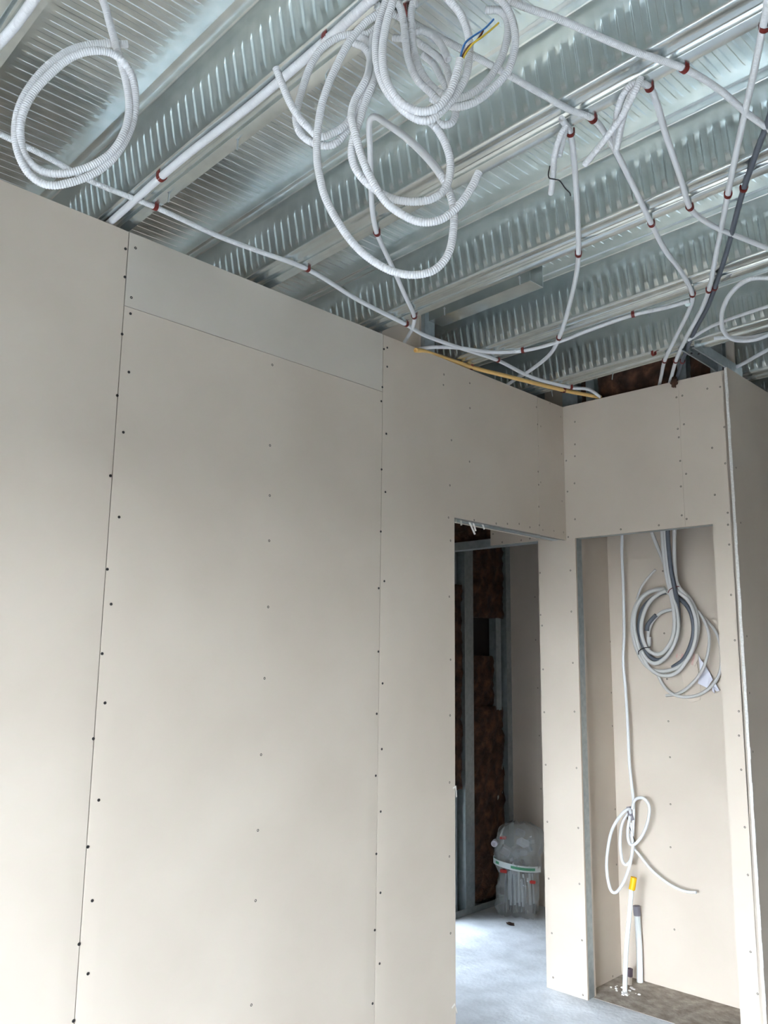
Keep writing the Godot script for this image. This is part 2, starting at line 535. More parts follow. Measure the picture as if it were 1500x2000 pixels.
func build_left_wall() -> void:
	var w := structure("wall_left", "long partition of beige plasterboard sheets fixed with rows of black screws", "wall")
	var top := 2.97
	var a := obj("plasterboard_panel", board([[2.601, 0.0, 3.799, top]], 0, 0.0, 1.0, 0.0125, [2.601, 3.799]), M.board, w)
	screws(a, [[2.609, 2.907], [2.604, 2.811], [2.600, 2.617], [2.602, 2.412], [2.606, 2.152], [2.595, 1.862], [2.593, 1.608], [2.602, 1.361], [2.596, 1.058], [2.602, 0.798], [2.603, 0.599]], 0, 0.0, 1.0)
	obj("plasterboard_panel", board([[3.801, 0.0, 5.0, top]], 0, 0.0, 1.0, 0.0125, [3.801, 5.0]), M.board, w)
	obj("plasterboard_panel", board([[5.002, 0.0, 6.4, top]], 0, 0.0, 1.0, 0.0125, [5.002]), M.board, w)
	var b := obj("plasterboard_panel", board([[1.405, 0.0, 2.598, 2.7135]], 0, 0.0, 1.0, 0.0125, [1.405, 2.598]), M.board, w)
	screws(b, [[2.568, 2.498], [2.573, 2.298], [2.568, 2.027], [2.575, 1.757], [2.573, 1.463], [2.572, 1.185], [2.571, 0.908], [2.569, 0.713], [2.576, 2.694], [1.994, 2.676], [1.991, 2.368], [1.984, 2.182], [1.979, 2.017], [1.973, 1.780], [1.978, 1.531], [1.981, 1.273], [1.983, 1.025], [1.982, 0.801], [1.984, 0.480]], 0, 0.0, 1.0)
	screws(b, [[1.412, 2.672], [1.405, 2.379], [1.405, 2.118], [1.413, 1.885], [1.410, 1.632], [1.415, 1.390], [1.416, 1.155], [1.407, 0.865], [1.410, 0.592], [1.417, 0.338]], 0, 0.0, 1.0)
	var t := obj("plasterboard_panel", board([[1.407, 2.7155, 2.598, top]], 0, 0.0006, 1.0, 0.0125, [1.407, 2.598]), M.board_grey, w, "cooler grey plasterboard strip along the top")
	screws(t, [[2.574, 2.923], [2.577, 2.749], [2.288, 2.955], [1.986, 2.909], [1.990, 2.745], [1.682, 2.945], [1.400, 2.906], [1.407, 2.735]], 0, 0.0, 1.0)
	var c := obj("plasterboard_panel", board([[0.931, 0.0, 1.4025, top], [0.246, 2.238, 0.931, top]], 0, 0.0, 1.0, 0.0125, [1.4025]), M.board, w)
	screws(c, [[1.380, 2.918], [1.379, 2.833], [1.380, 2.537], [1.381, 2.287], [1.381, 1.916], [1.384, 1.507], [1.384, 1.253], [1.386, 1.018], [1.382, 0.720], [1.382, 0.468], [1.004, 2.895], [1.008, 2.844], [0.951, 2.594], [0.963, 2.381], [0.973, 2.232], [0.959, 2.129], [0.968, 1.878], [0.960, 1.604], [0.964, 1.367], [0.968, 1.089], [0.970, 0.791], [0.963, 0.489]], 0, 0.0, 1.0)
	screws(c, [[0.814, 2.901], [0.814, 2.778], [0.819, 2.517], [0.255, 2.911], [0.247, 2.819], [0.242, 2.704], [0.251, 2.566], [0.249, 2.497], [0.251, 2.382], [0.250, 2.286], [0.787, 2.244], [0.617, 2.249], [0.526, 2.259], [0.427, 2.271], [0.335, 2.265]], 0, 0.0, 1.0)
	var d := obj("plasterboard_panel", board([[0.0005, 2.236, 0.2445, top - 0.002]], 0, 0.0008, 1.0), M.board, w, "narrow plasterboard strip in the corner")
	screws(d, [[0.126, 2.961], [0.024, 2.909], [0.219, 2.814], [0.025, 2.702], [0.230, 2.513], [0.032, 2.442], [0.220, 2.265], [0.118, 2.272], [0.025, 2.275]], 0, 0.0005, 1.0)
	# frame and the boards of the other face
	stud("head_track", w, V(-0.085, 2.930, 0.0), V(-0.0135, 2.975, 6.39), 1, -1)
	stud("floor_track", w, V(-0.085, 0.0, 0.94), V(-0.0135, 0.04, 6.39), 1, 1)
	stud("door_head_track", w, V(-0.085, 2.240, 0.0), V(-0.0135, 2.275, 0.935), 1, 1)
	for z: float in [0.935, 1.40, 2.0, 2.6, 3.2, 3.8, 4.4, 5.0, 5.6, 6.2]:
		stud("stud", w, V(-0.084, 0.005, z), V(-0.0135, 2.965, z + 0.045), 2, 1)
	obj("plasterboard_panel", board([[0.931, 0.0, 6.4, top], [0.0005, 2.238, 0.931, top]], 0, -0.0985, -1.0), M.board, w)
	# torn paper and slivers of board left along the cut head of the opening
	for q: Array in [[0.86, 0.035, -0.5], [0.80, 0.075, 0.7], [0.77, 0.045, 0.3], [0.70, 0.03, 0.55], [0.895, 0.04, -0.9]]:
		var s := Shape.new()
		s.box(V(-0.004, -q[1], -0.0015), V(0.004, 0.0, 0.0015), 0.0006)
		var o := obj("torn_edge", s.mesh(), M.scrap, w)
		o.position = V(-0.02, 2.24, q[0]); o.rotation = Vector3(q[2], 0.4, 0.2)
	var cut := Shape.new()
	for i in 30:                                                    # ragged sawn edge of the board above the opening
		var z0 := 0.005 + i * 0.031
		cut.box(V(-0.014, 2.2355 - 0.003 * absf(sin(i * 2.7)), z0), V(-0.001, 2.2395, z0 + 0.031), 0.0004)
	obj("sawn_edge", cut.mesh(), plain(Color(0.50, 0.49, 0.47), 0.9), w)

func build_niche_wall() -> void:
	var w := structure("wall_back", "plasterboard wall with a tall niche opening and a doorway beside the corner", "wall")
	var xs := 0.656
	var h := 2.242
	var p := obj("plasterboard_panel", board([[-0.177, 0.0, 0.054, 2.97], [0.054, h, xs - 0.0004, 2.97], [-0.498, 2.25, -0.177, 2.97]], 2, 0.0, 1.0), M.board, w)
	screws(p, [[0.073, 2.872], [0.069, 2.748], [0.067, 2.683], [0.013, 2.667], [0.060, 2.536], [0.016, 2.497], [0.057, 2.343], [0.013, 2.252], [0.319, 2.263], [0.523, 2.263], [0.644, 2.887], [0.643, 2.727], [0.646, 2.684], [0.647, 2.566], [0.644, 2.440], [0.641, 2.299], [-0.480, 2.315], [-0.416, 2.262], [-0.287, 2.262], [-0.229, 2.266]], 2, 0.0, 1.0)
	screws(p, [[-0.168, 2.073], [0.021, 2.074], [-0.170, 1.847], [0.020, 1.859], [-0.162, 1.790], [0.021, 1.596], [-0.161, 1.560], [-0.159, 1.339], [0.023, 1.351], [-0.157, 1.073], [0.026, 1.074], [-0.154, 0.791], [0.027, 0.786], [-0.153, 0.516], [0.025, 0.523], [-0.141, 0.260], [0.031, 0.265], [-0.139, 0.055], [0.028, 0.018]], 2, 0.0, 1.0)
	var q := obj("plasterboard_panel", board([[xs + 0.0004, h, 0.884, 2.97], [0.788, 0.0, 0.884, h]], 2, 0.0, 1.0), M.board, w)
	screws(q, [[0.674, 2.889], [0.675, 2.744], [0.673, 2.498], [0.664, 2.279], [0.799, 2.897], [0.861, 2.892], [0.869, 2.694], [0.806, 2.604], [0.863, 2.520], [0.806, 2.378], [0.861, 2.287], [0.859, 2.231], [0.859, 2.139], [0.854, 1.909], [0.859, 1.705], [0.858, 1.394], [0.852, 1.289], [0.853, 1.144], [0.854, 0.904], [0.855, 0.709], [0.847, 0.400], [0.866, 0.241]], 2, 0.0, 1.0)
	# niche: jambs, head, inner boards
	stud("jamb_stud", w, V(0.010, 0.0, -0.0635), V(0.054, h + 0.02, -0.0135), 0, -1)
	stud("jamb_stud", w, V(0.788, 0.0, -0.0635), V(0.830, h + 0.02, -0.0135), 0, 1)
	stud("niche_head_track", w, V(0.0545, h + 0.001, -0.0635), V(0.7875, h + 0.035, -0.0135), 1, 1)
	obj("plasterboard_panel", board([[0.0125, 0.0, 0.053, 2.35], [0.789, 0.0, 0.872, 2.35]], 2, -0.0645, 1.0), M.board, w)
	var l := obj("plasterboard_panel", board([[-0.43, 0.0, -0.078, 2.6]], 0, 0.0, 1.0), M.board, w)
	screws(l, [[-0.427, 1.714], [-0.420, 1.437], [-0.418, 1.259], [-0.418, 0.825], [-0.413, 0.545], [-0.336, 0.015]], 0, 0.0, 1.0)
	var k := obj("plasterboard_panel", board([[-0.012, 0.0, 0.884, 2.6]], 2, -0.43, 1.0), M.board, w)
	screws(k, [[0.325, 2.087], [0.317, 1.756], [0.321, 1.518], [0.318, 1.302], [0.318, 1.121], [0.309, 0.887], [0.299, 0.676], [0.300, 0.284]], 2, -0.43, 1.0)
	obj("plasterboard_panel", board([[-0.53, 0.0, 0.0, 2.97]], 0, 0.872, -1.0), M.board, w)
	# right flank of the niche block
	var r := structure("wall_niche_side", "shaded plasterboard flank of the niche block with a pale cut edge", "wall")
	var f := obj("plasterboard_panel", board([[-1.28, 0.0, 0.0, 2.982]], 0, 0.897, 1.0), M.board, r)
	screws(f, [[-0.042, 1.724], [-0.033, 1.474], [-0.030, 1.222], [-0.038, 2.501], [-0.053, 2.243]], 0, 0.897, 1.0)
	var e := Shape.new()
	for i in 60:                                                    # raw gypsum edge, slightly ragged
		var y0 := i * 0.0497
		e.box(V(0.8848, y0, -0.004), V(0.8972 + 0.0008 * sin(i * 1.9), y0 + 0.0497, 0.0018 + 0.0009 * sin(i * 2.3)), 0.0003)
	obj("raw_edge", e.mesh(), M.board_edge, r)
	# frame of the wall standing up into the decking, with its wool infill
	for x: Array in [[-0.03, 0.066], [0.118, 0.165], [0.635, 0.68], [0.80, 0.86]]:
		stud("stud", w, V(x[0], 2.6, -0.100), V(x[1], 3.19, -0.045), 0, 1)
	batt(w, V(0.066, 2.7, -0.14), V(0.118, 3.20, -0.072), 2, 1, 41)
	batt(w, V(0.166, 2.7, -0.14), V(0.30, 3.20, -0.085), 2, 1, 42)
	batt(w, V(0.27, 2.7, -0.14), V(0.635, 3.20, -0.060), 2, 1, 43)
	batt(w, V(0.68, 2.7, -0.14), V(0.80, 3.20, -0.085), 2, 1, 44)
	obj("plasterboard_panel", board([[-0.2, 2.6, 0.884, 3.2]], 2, -0.145, -1.0), M.board, w)
	# doorway beside the corner: head track, jamb stud, wool above
	stud("door_head_track", w, V(-1.32, 2.245, -0.075), V(-0.178, 2.292, -0.0135), 1, 1)
	stud("stud", w, V(-0.506, 2.29, -0.072), V(-0.462, 2.97, -0.0135), 0, -1)
	stud("stud", w, V(-0.176, 0.0, -0.072), V(-0.13, 2.245, -0.0135), 0, 1)
	batt(w, V(-1.3, 2.295, -0.10), V(-0.507, 2.97, -0.035), 2, 1, 45)
	obj("plasterboard_panel", board([[-1.32, 2.25, 0.0, 2.97], [-0.177, 0.0, 0.0, 2.25]], 2, -0.1, -1.0), M.board, w)
	# length of wall track sticking out over the top corner
	var tr := base("metal_track", "loose galvanised track jutting out over the top right corner of the niche block", "track")
	stud("channel", tr, V(-0.03, -0.022, -0.20), V(0.03, 0.028, 0.34), 1, -1)
	for q2: Array in [[-0.008, 0.29], [0.012, 0.26]]:
		var s2 := Shape.new()
		s2.box(V(q2[0] - 0.004, -0.026, q2[1] - 0.004), V(q2[0] + 0.004, -0.021, q2[1] + 0.004), 0.001)
		obj("rivet", s2.mesh(), M.black, tr)
	tr.position = V(0.864, 3.003, 0.0)

func build_back_room() -> void:
	var w := structure("wall_stud", "open stud partition packed with brown mineral wool seen through the doorway", "wall")
	var x := -1.21
	stud("floor_track", w, V(x - 0.075, 0.0, -1.18), V(x + 0.001, 0.04, 0.13), 1, 1)
	for z: Array in [[-0.745, -0.651], [-1.187, -1.125], [0.08, 0.13]]:
		stud("stud", w, V(x - 0.07, 0.002, z[0]), V(x, 2.97, z[1]), 2, -1)
	stud("stud", w, V(x - 0.10, 0.0, -0.62), V(x - 0.045, 2.97, -0.58), 0, -1)
	stud("stud", w, V(x - 0.09, 0.0, -1.10), V(x - 0.03, 2.97, -1.04), 0, -1)
	batt(w, V(x - 0.11, 0.77, -0.645), V(x - 0.012, 2.11, -0.48), 0, 1, 51)
	batt(w, V(x - 0.11, 1.90, -1.118), V(x - 0.010, 2.90, -0.75), 0, 1, 52)
	batt(w, V(x - 0.115, 1.29, -1.05), V(x - 0.045, 1.635, -0.75), 0, 1, 53)
	batt(w, V(x - 0.11, 0.045, -1.118), V(x - 0.020, 1.29, -0.75), 0, 1, 54)
	block("membrane", V(-1.332, 0.0, -1.2), V(-1.322, 3.1, -0.43), plain(Color(0.13, 0.11, 0.10), 0.9), w)
	var b := structure("wall_end", "plasterboard end wall of the small back room", "wall")
	var e := obj("plasterboard_panel", board([[-1.21, 0.0, 0.884, 2.97]], 2, -1.18, 1.0), M.board, b)
	screws(e, [[-1.0, 2.05], [-1.0, 1.75], [-0.99, 1.42], [-0.985, 1.1], [-0.98, 0.75]], 2, -1.18, 1.0)
	block("backing", V(-1.3, 0.0, -1.32), V(0.884, 2.97, -1.195), M.plaster, b)
	# short wall behind the long partition whose head stands up between two ribs
	var c := structure("wall_lobby", "short plasterboard cross wall showing above the long partition", "wall")
	obj("plasterboard_panel", board([[-1.3, 0.0, -0.10, 2.96], [-1.3, 2.98, -0.032, 3.19]], 2, 1.14, 1.0), M.board, c)
	obj("plasterboard_panel", board([[-1.3, 0.0, -0.10, 2.96]], 2, 1.05, -1.0), M.board, c)
	stud("stud", c, V(-0.060, 2.98, 1.055), V(-0.012, 3.19, 1.125), 0, -1)
	# folded metal tray fixed under the bay beyond it
	var t := base("metal_tray", "folded galvanised tray fixed under the decking above the long partition", "tray")
	var s := Shape.new()
	s.box(V(0.0, 0.0, -0.09), V(0.56, 0.002, 0.0), 0.0008)
	s.box(V(0.0, 0.0, -0.09), V(0.56, 0.1, -0.088), 0.0008)
	s.box(V(0.0, 0.0, -0.002), V(0.56, 0.06, 0.0), 0.0008)
	obj("channel", s.mesh(), M.zinc, t)
	t.transform = Transform3D(Basis(V(0.99926, 0.01334, 0.03872), V(-0.01335, 0.99991, 0), V(-0.03872, 0, 0.99925)), V(0.03, 3.102, 1.146))

func build_conduits() -> void:
	var w: Material = M.conduit
	conduit("conduit", "thickest straight white conduit running along a ceiling rib in the upper left", [V(-0.117, 2.986, 2.653), V(0.007, 2.988, 2.660), V(0.432, 2.993, 2.688), V(0.777, 2.998, 2.695), V(1.090, 3.002, 2.713), V(1.261, 3.004, 2.727)], 0.0115, w)
	conduit("conduit", "thick white conduit along the nearest rib in the top left corner", [V(0.429, 2.993, 3.237), V(0.535, 2.995, 3.231), V(0.622, 2.996, 3.229), V(0.725, 2.997, 3.233), V(0.791, 2.998, 3.238)], 0.0115, w)
	conduit("conduit", "thin white conduit crossing the ribs just above the long left wall", [V(0.192, 2.992, 3.174), V(0.187, 2.992, 3.092), V(0.177, 2.992, 2.960), V(0.153, 2.992, 2.809), V(0.163, 2.992, 2.604), V(0.156, 2.992, 2.353), V(0.169, 2.992, 2.214), V(0.190, 2.992, 1.998), V(0.138, 2.991, 1.689), V(0.110, 2.991, 1.382), V(0.090, 2.991, 1.239), V(0.109, 2.991, 1.016), V(0.137, 2.991, 0.784), V(0.121, 2.991, 0.466), V(0.175, 2.992, 0.200), V(0.225, 2.993, 0.108), V(0.237, 2.973, 0.016)], 0.0088, w)
	conduit("conduit", "white conduit slanting down across the ceiling to the upper right edge", [V(1.366, 3.008, 3.109), V(1.443, 3.009, 2.615), V(1.461, 3.009, 2.502), V(1.503, 3.010, 2.397), V(1.569, 3.010, 2.206), V(1.634, 3.011, 2.053), V(1.663, 3.012, 1.927), V(1.679, 3.012, 1.775), V(1.699, 3.012, 1.650), V(1.885, 3.015, 0.464)], 0.0088, w)
	conduit("conduit", "white conduit from the tangled bundle, leftmost of three dropping behind the niche wall top", [V(1.239, 3.006, 2.706), V(1.271, 3.006, 2.564), V(1.292, 3.007, 2.459), V(1.319, 3.007, 2.314), V(1.353, 3.008, 2.114), V(1.378, 3.008, 2.036), V(1.368, 3.008, 1.946), V(1.348, 3.008, 1.853), V(1.297, 3.007, 1.653), V(1.239, 3.006, 1.432), V(1.189, 3.005, 1.229), V(1.159, 3.005, 1.046), V(1.105, 3.004, 0.831), V(1.034, 3.003, 0.703), V(0.868, 3.001, 0.470), V(0.699, 2.999, 0.228), V(0.552, 3.005, -0.030), V(0.530, 2.936, -0.035)], 0.0088, w)
	conduit("conduit", "white conduit dropping from a rib and sweeping out to the right edge", [V(1.414, 2.939, 1.983), V(1.454, 2.949, 2.056), V(1.495, 2.980, 2.097), V(1.528, 3.000, 2.098), V(1.543, 3.010, 2.048), V(1.529, 3.010, 1.981), V(1.488, 3.009, 1.846), V(1.421, 3.008, 1.608), V(1.372, 3.008, 1.441), V(1.368, 3.008, 1.365), V(1.381, 3.008, 1.259), V(1.415, 3.008, 1.134), V(1.458, 3.009, 0.975), V(1.773, 3.013, -0.183)], 0.0088, w)
	conduit("conduit", "short white conduit tail cut off slantwise, pointing down to the left", [V(1.550, 3.001, 2.104), V(1.535, 2.970, 2.108), V(1.493, 2.940, 2.089), V(1.440, 2.919, 2.067), V(1.342, 2.898, 2.021)], 0.0088, w)
	conduit("conduit", "short white conduit tail hanging straight beside the slantwise cut tail", [V(1.531, 3.000, 2.090), V(1.508, 2.970, 2.089), V(1.478, 2.940, 2.067), V(1.452, 2.929, 2.035), V(1.421, 2.919, 1.996)], 0.0088, w)
	conduit("conduit", "white conduit curving down from the ribs to end behind the long wall near the corner", [V(1.326, 2.998, 2.105), V(1.305, 3.007, 2.029), V(1.260, 3.006, 1.938), V(1.197, 3.005, 1.824), V(1.095, 3.004, 1.645), V(0.962, 3.002, 1.421), V(0.862, 3.001, 1.274), V(0.661, 2.998, 1.012), V(0.495, 2.996, 0.812), V(0.352, 2.994, 0.669), V(0.167, 2.992, 0.555), V(-0.030, 3.028, 0.405), V(-0.050, 2.979, 0.467)], 0.0088, w)
	conduit("conduit", "short hanging white conduit end with a thin black wire round it", [V(1.322, 2.998, 2.073), V(1.299, 2.977, 2.069), V(1.256, 2.957, 2.030), V(1.212, 2.941, 1.971), V(1.169, 2.931, 1.916)], 0.0088, w)
	conduit("conduit", "stub of white conduit tucked behind the tail with the black wire", [V(1.313, 2.998, 2.065), V(1.282, 2.982, 2.032), V(1.257, 2.967, 2.008)], 0.0085, w)
	conduit("conduit", "long white conduit running beside the dark one to the niche wall top", [V(2.279, 3.020, 3.101), V(1.881, 3.015, 2.183), V(1.849, 3.014, 2.108), V(1.820, 3.014, 2.053), V(1.773, 3.013, 1.963), V(1.691, 3.012, 1.812), V(1.600, 3.011, 1.643), V(1.490, 3.009, 1.436), V(1.384, 3.008, 1.234), V(1.262, 3.006, 1.002), V(1.171, 3.005, 0.830), V(1.078, 3.004, 0.682), V(0.895, 3.001, 0.428), V(0.737, 2.999, 0.191), V(0.603, 2.988, -0.030), V(0.578, 2.925, -0.035)], 0.0088, w)
	conduit("conduit", "dark grey conduit running down the ceiling at the right to the niche wall top", [V(2.257, 3.020, 2.656), V(1.755, 3.013, 1.790), V(1.705, 3.012, 1.704), V(1.635, 3.011, 1.594), V(1.536, 3.010, 1.431), V(1.459, 3.009, 1.295), V(1.342, 3.007, 1.082), V(1.197, 3.005, 0.836), V(1.098, 3.004, 0.676), V(0.929, 3.002, 0.436), V(0.759, 3.000, 0.170), V(0.623, 2.989, -0.050), V(0.596, 2.926, -0.055)], 0.0088, M.conduit_grey)
	conduit("conduit", "white conduit following the rib above the corner, hung in two red clips", [V(-0.075, 2.979, 1.174), V(-0.029, 2.989, 1.139), V(0.033, 2.990, 1.105), V(0.109, 2.991, 1.016), V(0.179, 2.992, 0.879), V(0.295, 2.993, 0.795), V(0.466, 2.996, 0.775), V(0.633, 2.998, 0.797), V(0.848, 3.001, 0.812), V(0.975, 3.003, 0.787), V(1.072, 3.004, 0.780)], 0.0088, w)
	var cap := Shape.new()
	for i in 10:
		for j in 5:
			var f := func(a: int, b: int) -> Vector3: return V(sin(PI * b / 10.0) * cos(TAU * a / 10), -cos(PI * b / 10.0), sin(PI * b / 10.0) * sin(TAU * a / 10)) * 0.014
			if j == 0: cap.tri(f.call(i, 0), f.call(i, 1), f.call(i + 1, 1))
			else: cap.quad(f.call(i, j), f.call(i, j + 1), f.call(i + 1, j + 1), f.call(i + 1, j))
	var co := obj("end_cap", cap.mesh(), plain(Color(0.80, 0.86, 0.85), 0.2), get_node("conduit_013"), "glossy rounded end cap")
	co.position = V(1.059, 3.002, 0.771)
	conduit("conduit", "pale yellow conduit lying along the top of the long wall into the corner", [V(0.013, 2.950, 1.213), V(-0.006, 2.970, 1.143), V(-0.011, 2.987, 0.867), V(-0.006, 2.987, 0.796), V(0.051, 2.988, 0.541), V(0.128, 2.989, 0.197), V(0.209, 2.990, -0.043)], 0.0105, M.conduit_yellow)
	conduit("conduit", "looped white conduit coil hanging at the right edge of the picture", [V(1.353, 2.948, 0.231), V(1.477, 2.950, 0.418), V(1.516, 2.950, 0.668), V(1.468, 2.950, 0.817), V(1.410, 2.949, 0.901), V(1.356, 2.948, 0.936), V(1.274, 2.947, 0.877), V(1.196, 2.946, 0.766), V(1.141, 2.945, 0.652), V(1.099, 2.945, 0.527), V(1.096, 2.945, 0.408), V(1.150, 2.945, 0.356), V(1.229, 2.946, 0.373), V(1.347, 2.948, 0.454), V(1.461, 2.950, 0.575)], 0.0088, w)
	conduit("conduit", "second white strand lying behind the looped coil at the right edge", [V(1.003, 2.983, 0.391), V(1.063, 2.974, 0.376), V(1.125, 2.965, 0.343), V(1.204, 2.966, 0.329), V(1.304, 2.967, 0.323), V(1.497, 2.980, 0.384), V(1.680, 3.002, 0.400)], 0.0088, w)
	conduit("conduit", "thin white conduit crossing behind the right-hand loop to the dark conduit", [V(0.897, 2.998, 0.407), V(1.019, 3.000, 0.478), V(1.111, 2.995, 0.519), V(1.200, 2.996, 0.533), V(1.323, 2.998, 0.543), V(2.220, 3.010, 0.615)], 0.0075, w)
	conduit("conduit", "white conduit rising over the top of the shaded niche flank", [V(0.848, 3.023, -0.160), V(0.933, 3.015, -0.100), V(1.035, 3.011, -0.020), V(1.161, 3.004, 0.080), V(1.278, 2.998, 0.173)], 0.0088, w)
	tag(obj("tie_wire", tube([V(1.246, 2.927, 2.039), V(1.210, 2.931, 1.988), V(1.225, 2.921, 1.986), V(1.228, 2.926, 1.964), V(1.214, 2.931, 1.910), V(1.206, 2.936, 1.873), V(1.200, 2.936, 1.860)], 0.0018, false, 6), M.black), "thin black tie wire hanging round a short white conduit end", "wire")

func build_coils() -> void:
	var w: Material = M.conduit
	conduit("conduit_coil", "double ring of white corrugated conduit hanging alone at the upper left", [V(0.855, 2.985, 3.165), V(0.867, 2.961, 3.148), V(0.877, 2.906, 3.132), V(0.889, 2.838, 3.114), V(0.900, 2.773, 3.097), V(0.906, 2.717, 3.091), V(0.905, 2.666, 3.096), V(0.890, 2.618, 3.112), V(0.869, 2.581, 3.143), V(0.844, 2.556, 3.183), V(0.820, 2.553, 3.219), V(0.801, 2.577, 3.247), V(0.798, 2.616, 3.261), V(0.806, 2.661, 3.265), V(0.821, 2.711, 3.253), V(0.841, 2.756, 3.230), V(0.863, 2.797, 3.201), V(0.888, 2.819, 3.165), V(0.899, 2.825, 3.126), V(0.908, 2.795, 3.093), V(0.908, 2.737, 3.079), V(0.901, 2.680, 3.082), V(0.887, 2.619, 3.101), V(0.869, 2.573, 3.131), V(0.847, 2.540, 3.172), V(0.827, 2.525, 3.210), V(0.811, 2.538, 3.238), V(0.798, 2.573, 3.258), V(0.790, 2.622, 3.269), V(0.791, 2.678, 3.268), V(0.801, 2.732, 3.254), V(0.817, 2.788, 3.227), V(0.836, 2.834, 3.191), V(0.859, 2.861, 3.148), V(0.886, 2.877, 3.094)], 0.0084, w, "conduit coil")
	conduit("conduit_coil", "largest white corrugated loop of the hanging bundle, running on to the clip behind it", [V(1.295, 2.963, 2.733), V(1.289, 2.940, 2.740), V(1.265, 2.913, 2.762), V(1.241, 2.869, 2.784), V(1.217, 2.796, 2.806), V(1.202, 2.726, 2.821), V(1.196, 2.660, 2.826), V(1.196, 2.606, 2.826), V(1.201, 2.561, 2.821), V(1.210, 2.516, 2.813), V(1.230, 2.462, 2.795), V(1.256, 2.411, 2.770), V(1.286, 2.375, 2.742), V(1.317, 2.354, 2.713), V(1.346, 2.350, 2.686), V(1.372, 2.362, 2.661), V(1.391, 2.395, 2.644), V(1.398, 2.445, 2.637), V(1.399, 2.490, 2.637), V(1.392, 2.529, 2.643), V(1.380, 2.565, 2.654), V(1.309, 2.656, 2.624), V(1.210, 2.766, 2.580), V(1.095, 2.882, 2.523), V(1.004, 2.970, 2.472), V(0.943, 3.002, 2.431), V(0.865, 3.001, 2.351), V(0.779, 3.000, 2.262), V(0.674, 2.999, 2.153), V(0.604, 2.998, 2.073), V(0.554, 2.997, 2.008), V(0.494, 2.996, 1.912), V(0.407, 2.995, 1.768), V(0.303, 2.994, 1.601), V(0.191, 2.992, 1.421), V(0.108, 2.991, 1.339), V(-0.030, 3.025, 1.217), V(-0.050, 2.980, 1.232), V(-0.055, 2.934, 1.246)], 0.0084, w, "conduit coil")
	conduit("conduit_coil", "white corrugated conduit curling into the inner ring below the middle of the bundle", [V(1.240, 2.953, 2.689), V(1.266, 2.858, 2.719), V(1.306, 2.745, 2.777), V(1.298, 2.696, 2.791), V(1.294, 2.656, 2.801), V(1.286, 2.620, 2.808), V(1.281, 2.581, 2.809), V(1.287, 2.548, 2.800), V(1.307, 2.515, 2.779), V(1.337, 2.490, 2.747), V(1.375, 2.486, 2.709), V(1.398, 2.500, 2.684), V(1.409, 2.525, 2.670), V(1.413, 2.554, 2.665), V(1.413, 2.589, 2.668), V(1.404, 2.628, 2.680), V(1.393, 2.652, 2.693), V(1.335, 2.713, 2.669)], 0.0084, w, "conduit coil")
	conduit("conduit_coil", "white corrugated conduit whose open end curls up at the lower right of the bundle", [V(1.226, 2.940, 2.702), V(1.251, 2.846, 2.733), V(1.299, 2.749, 2.789), V(1.287, 2.698, 2.808), V(1.287, 2.658, 2.817), V(1.296, 2.618, 2.815), V(1.306, 2.566, 2.805), V(1.322, 2.514, 2.790), V(1.342, 2.470, 2.771), V(1.368, 2.442, 2.748), V(1.390, 2.430, 2.725), V(1.417, 2.437, 2.697), V(1.442, 2.469, 2.671), V(1.458, 2.508, 2.653), V(1.466, 2.539, 2.642)], 0.0084, w, "conduit coil")
	var o := conduit("conduit_coil", "white corrugated conduit with blue, brown and yellow wires sticking out of its end", [V(1.370, 2.947, 2.773), V(1.364, 2.895, 2.782), V(1.354, 2.831, 2.793), V(1.352, 2.768, 2.798), V(1.359, 2.714, 2.794), V(1.379, 2.667, 2.778), V(1.406, 2.643, 2.756), V(1.431, 2.645, 2.735), V(1.453, 2.676, 2.717), V(1.465, 2.715, 2.709), V(1.472, 2.748, 2.705)], 0.0084, w, "conduit coil")
	obj("wire", tube([V(1.473, 2.750, 2.705), V(1.473, 2.767, 2.701), V(1.476, 2.788, 2.694), V(1.482, 2.802, 2.684), V(1.491, 2.815, 2.672), V(1.498, 2.827, 2.661), V(1.505, 2.842, 2.651), V(1.508, 2.853, 2.644)], 0.0021, false, 6), M.blue, o, "blue wire")
	obj("wire", tube([V(1.474, 2.750, 2.703), V(1.478, 2.767, 2.697), V(1.483, 2.782, 2.689), V(1.491, 2.794, 2.678), V(1.495, 2.810, 2.669), V(1.496, 2.824, 2.662)], 0.0021, false, 6), M.brown, o, "brown wire")
	obj("wire", tube([V(1.476, 2.750, 2.701), V(1.480, 2.763, 2.697), V(1.490, 2.781, 2.689), V(1.500, 2.800, 2.673), V(1.509, 2.823, 2.654), V(1.515, 2.845, 2.637)], 0.0021, false, 6), M.yellow, o, "yellow wire")
	conduit("conduit_coil", "white conduit ring wrapped just outside the ring with the coloured wires", [V(1.414, 2.948, 2.705), V(1.432, 2.912, 2.691), V(1.450, 2.879, 2.678), V(1.463, 2.832, 2.669), V(1.466, 2.785, 2.669), V(1.462, 2.730, 2.677), V(1.447, 2.685, 2.694), V(1.431, 2.652, 2.713), V(1.414, 2.631, 2.732), V(1.393, 2.638, 2.748), V(1.368, 2.667, 2.768), V(1.347, 2.706, 2.784), V(1.335, 2.748, 2.792), V(1.329, 2.800, 2.794), V(1.332, 2.860, 2.788), V(1.341, 2.912, 2.776), V(1.348, 2.966, 2.766)], 0.0084, w, "conduit coil")
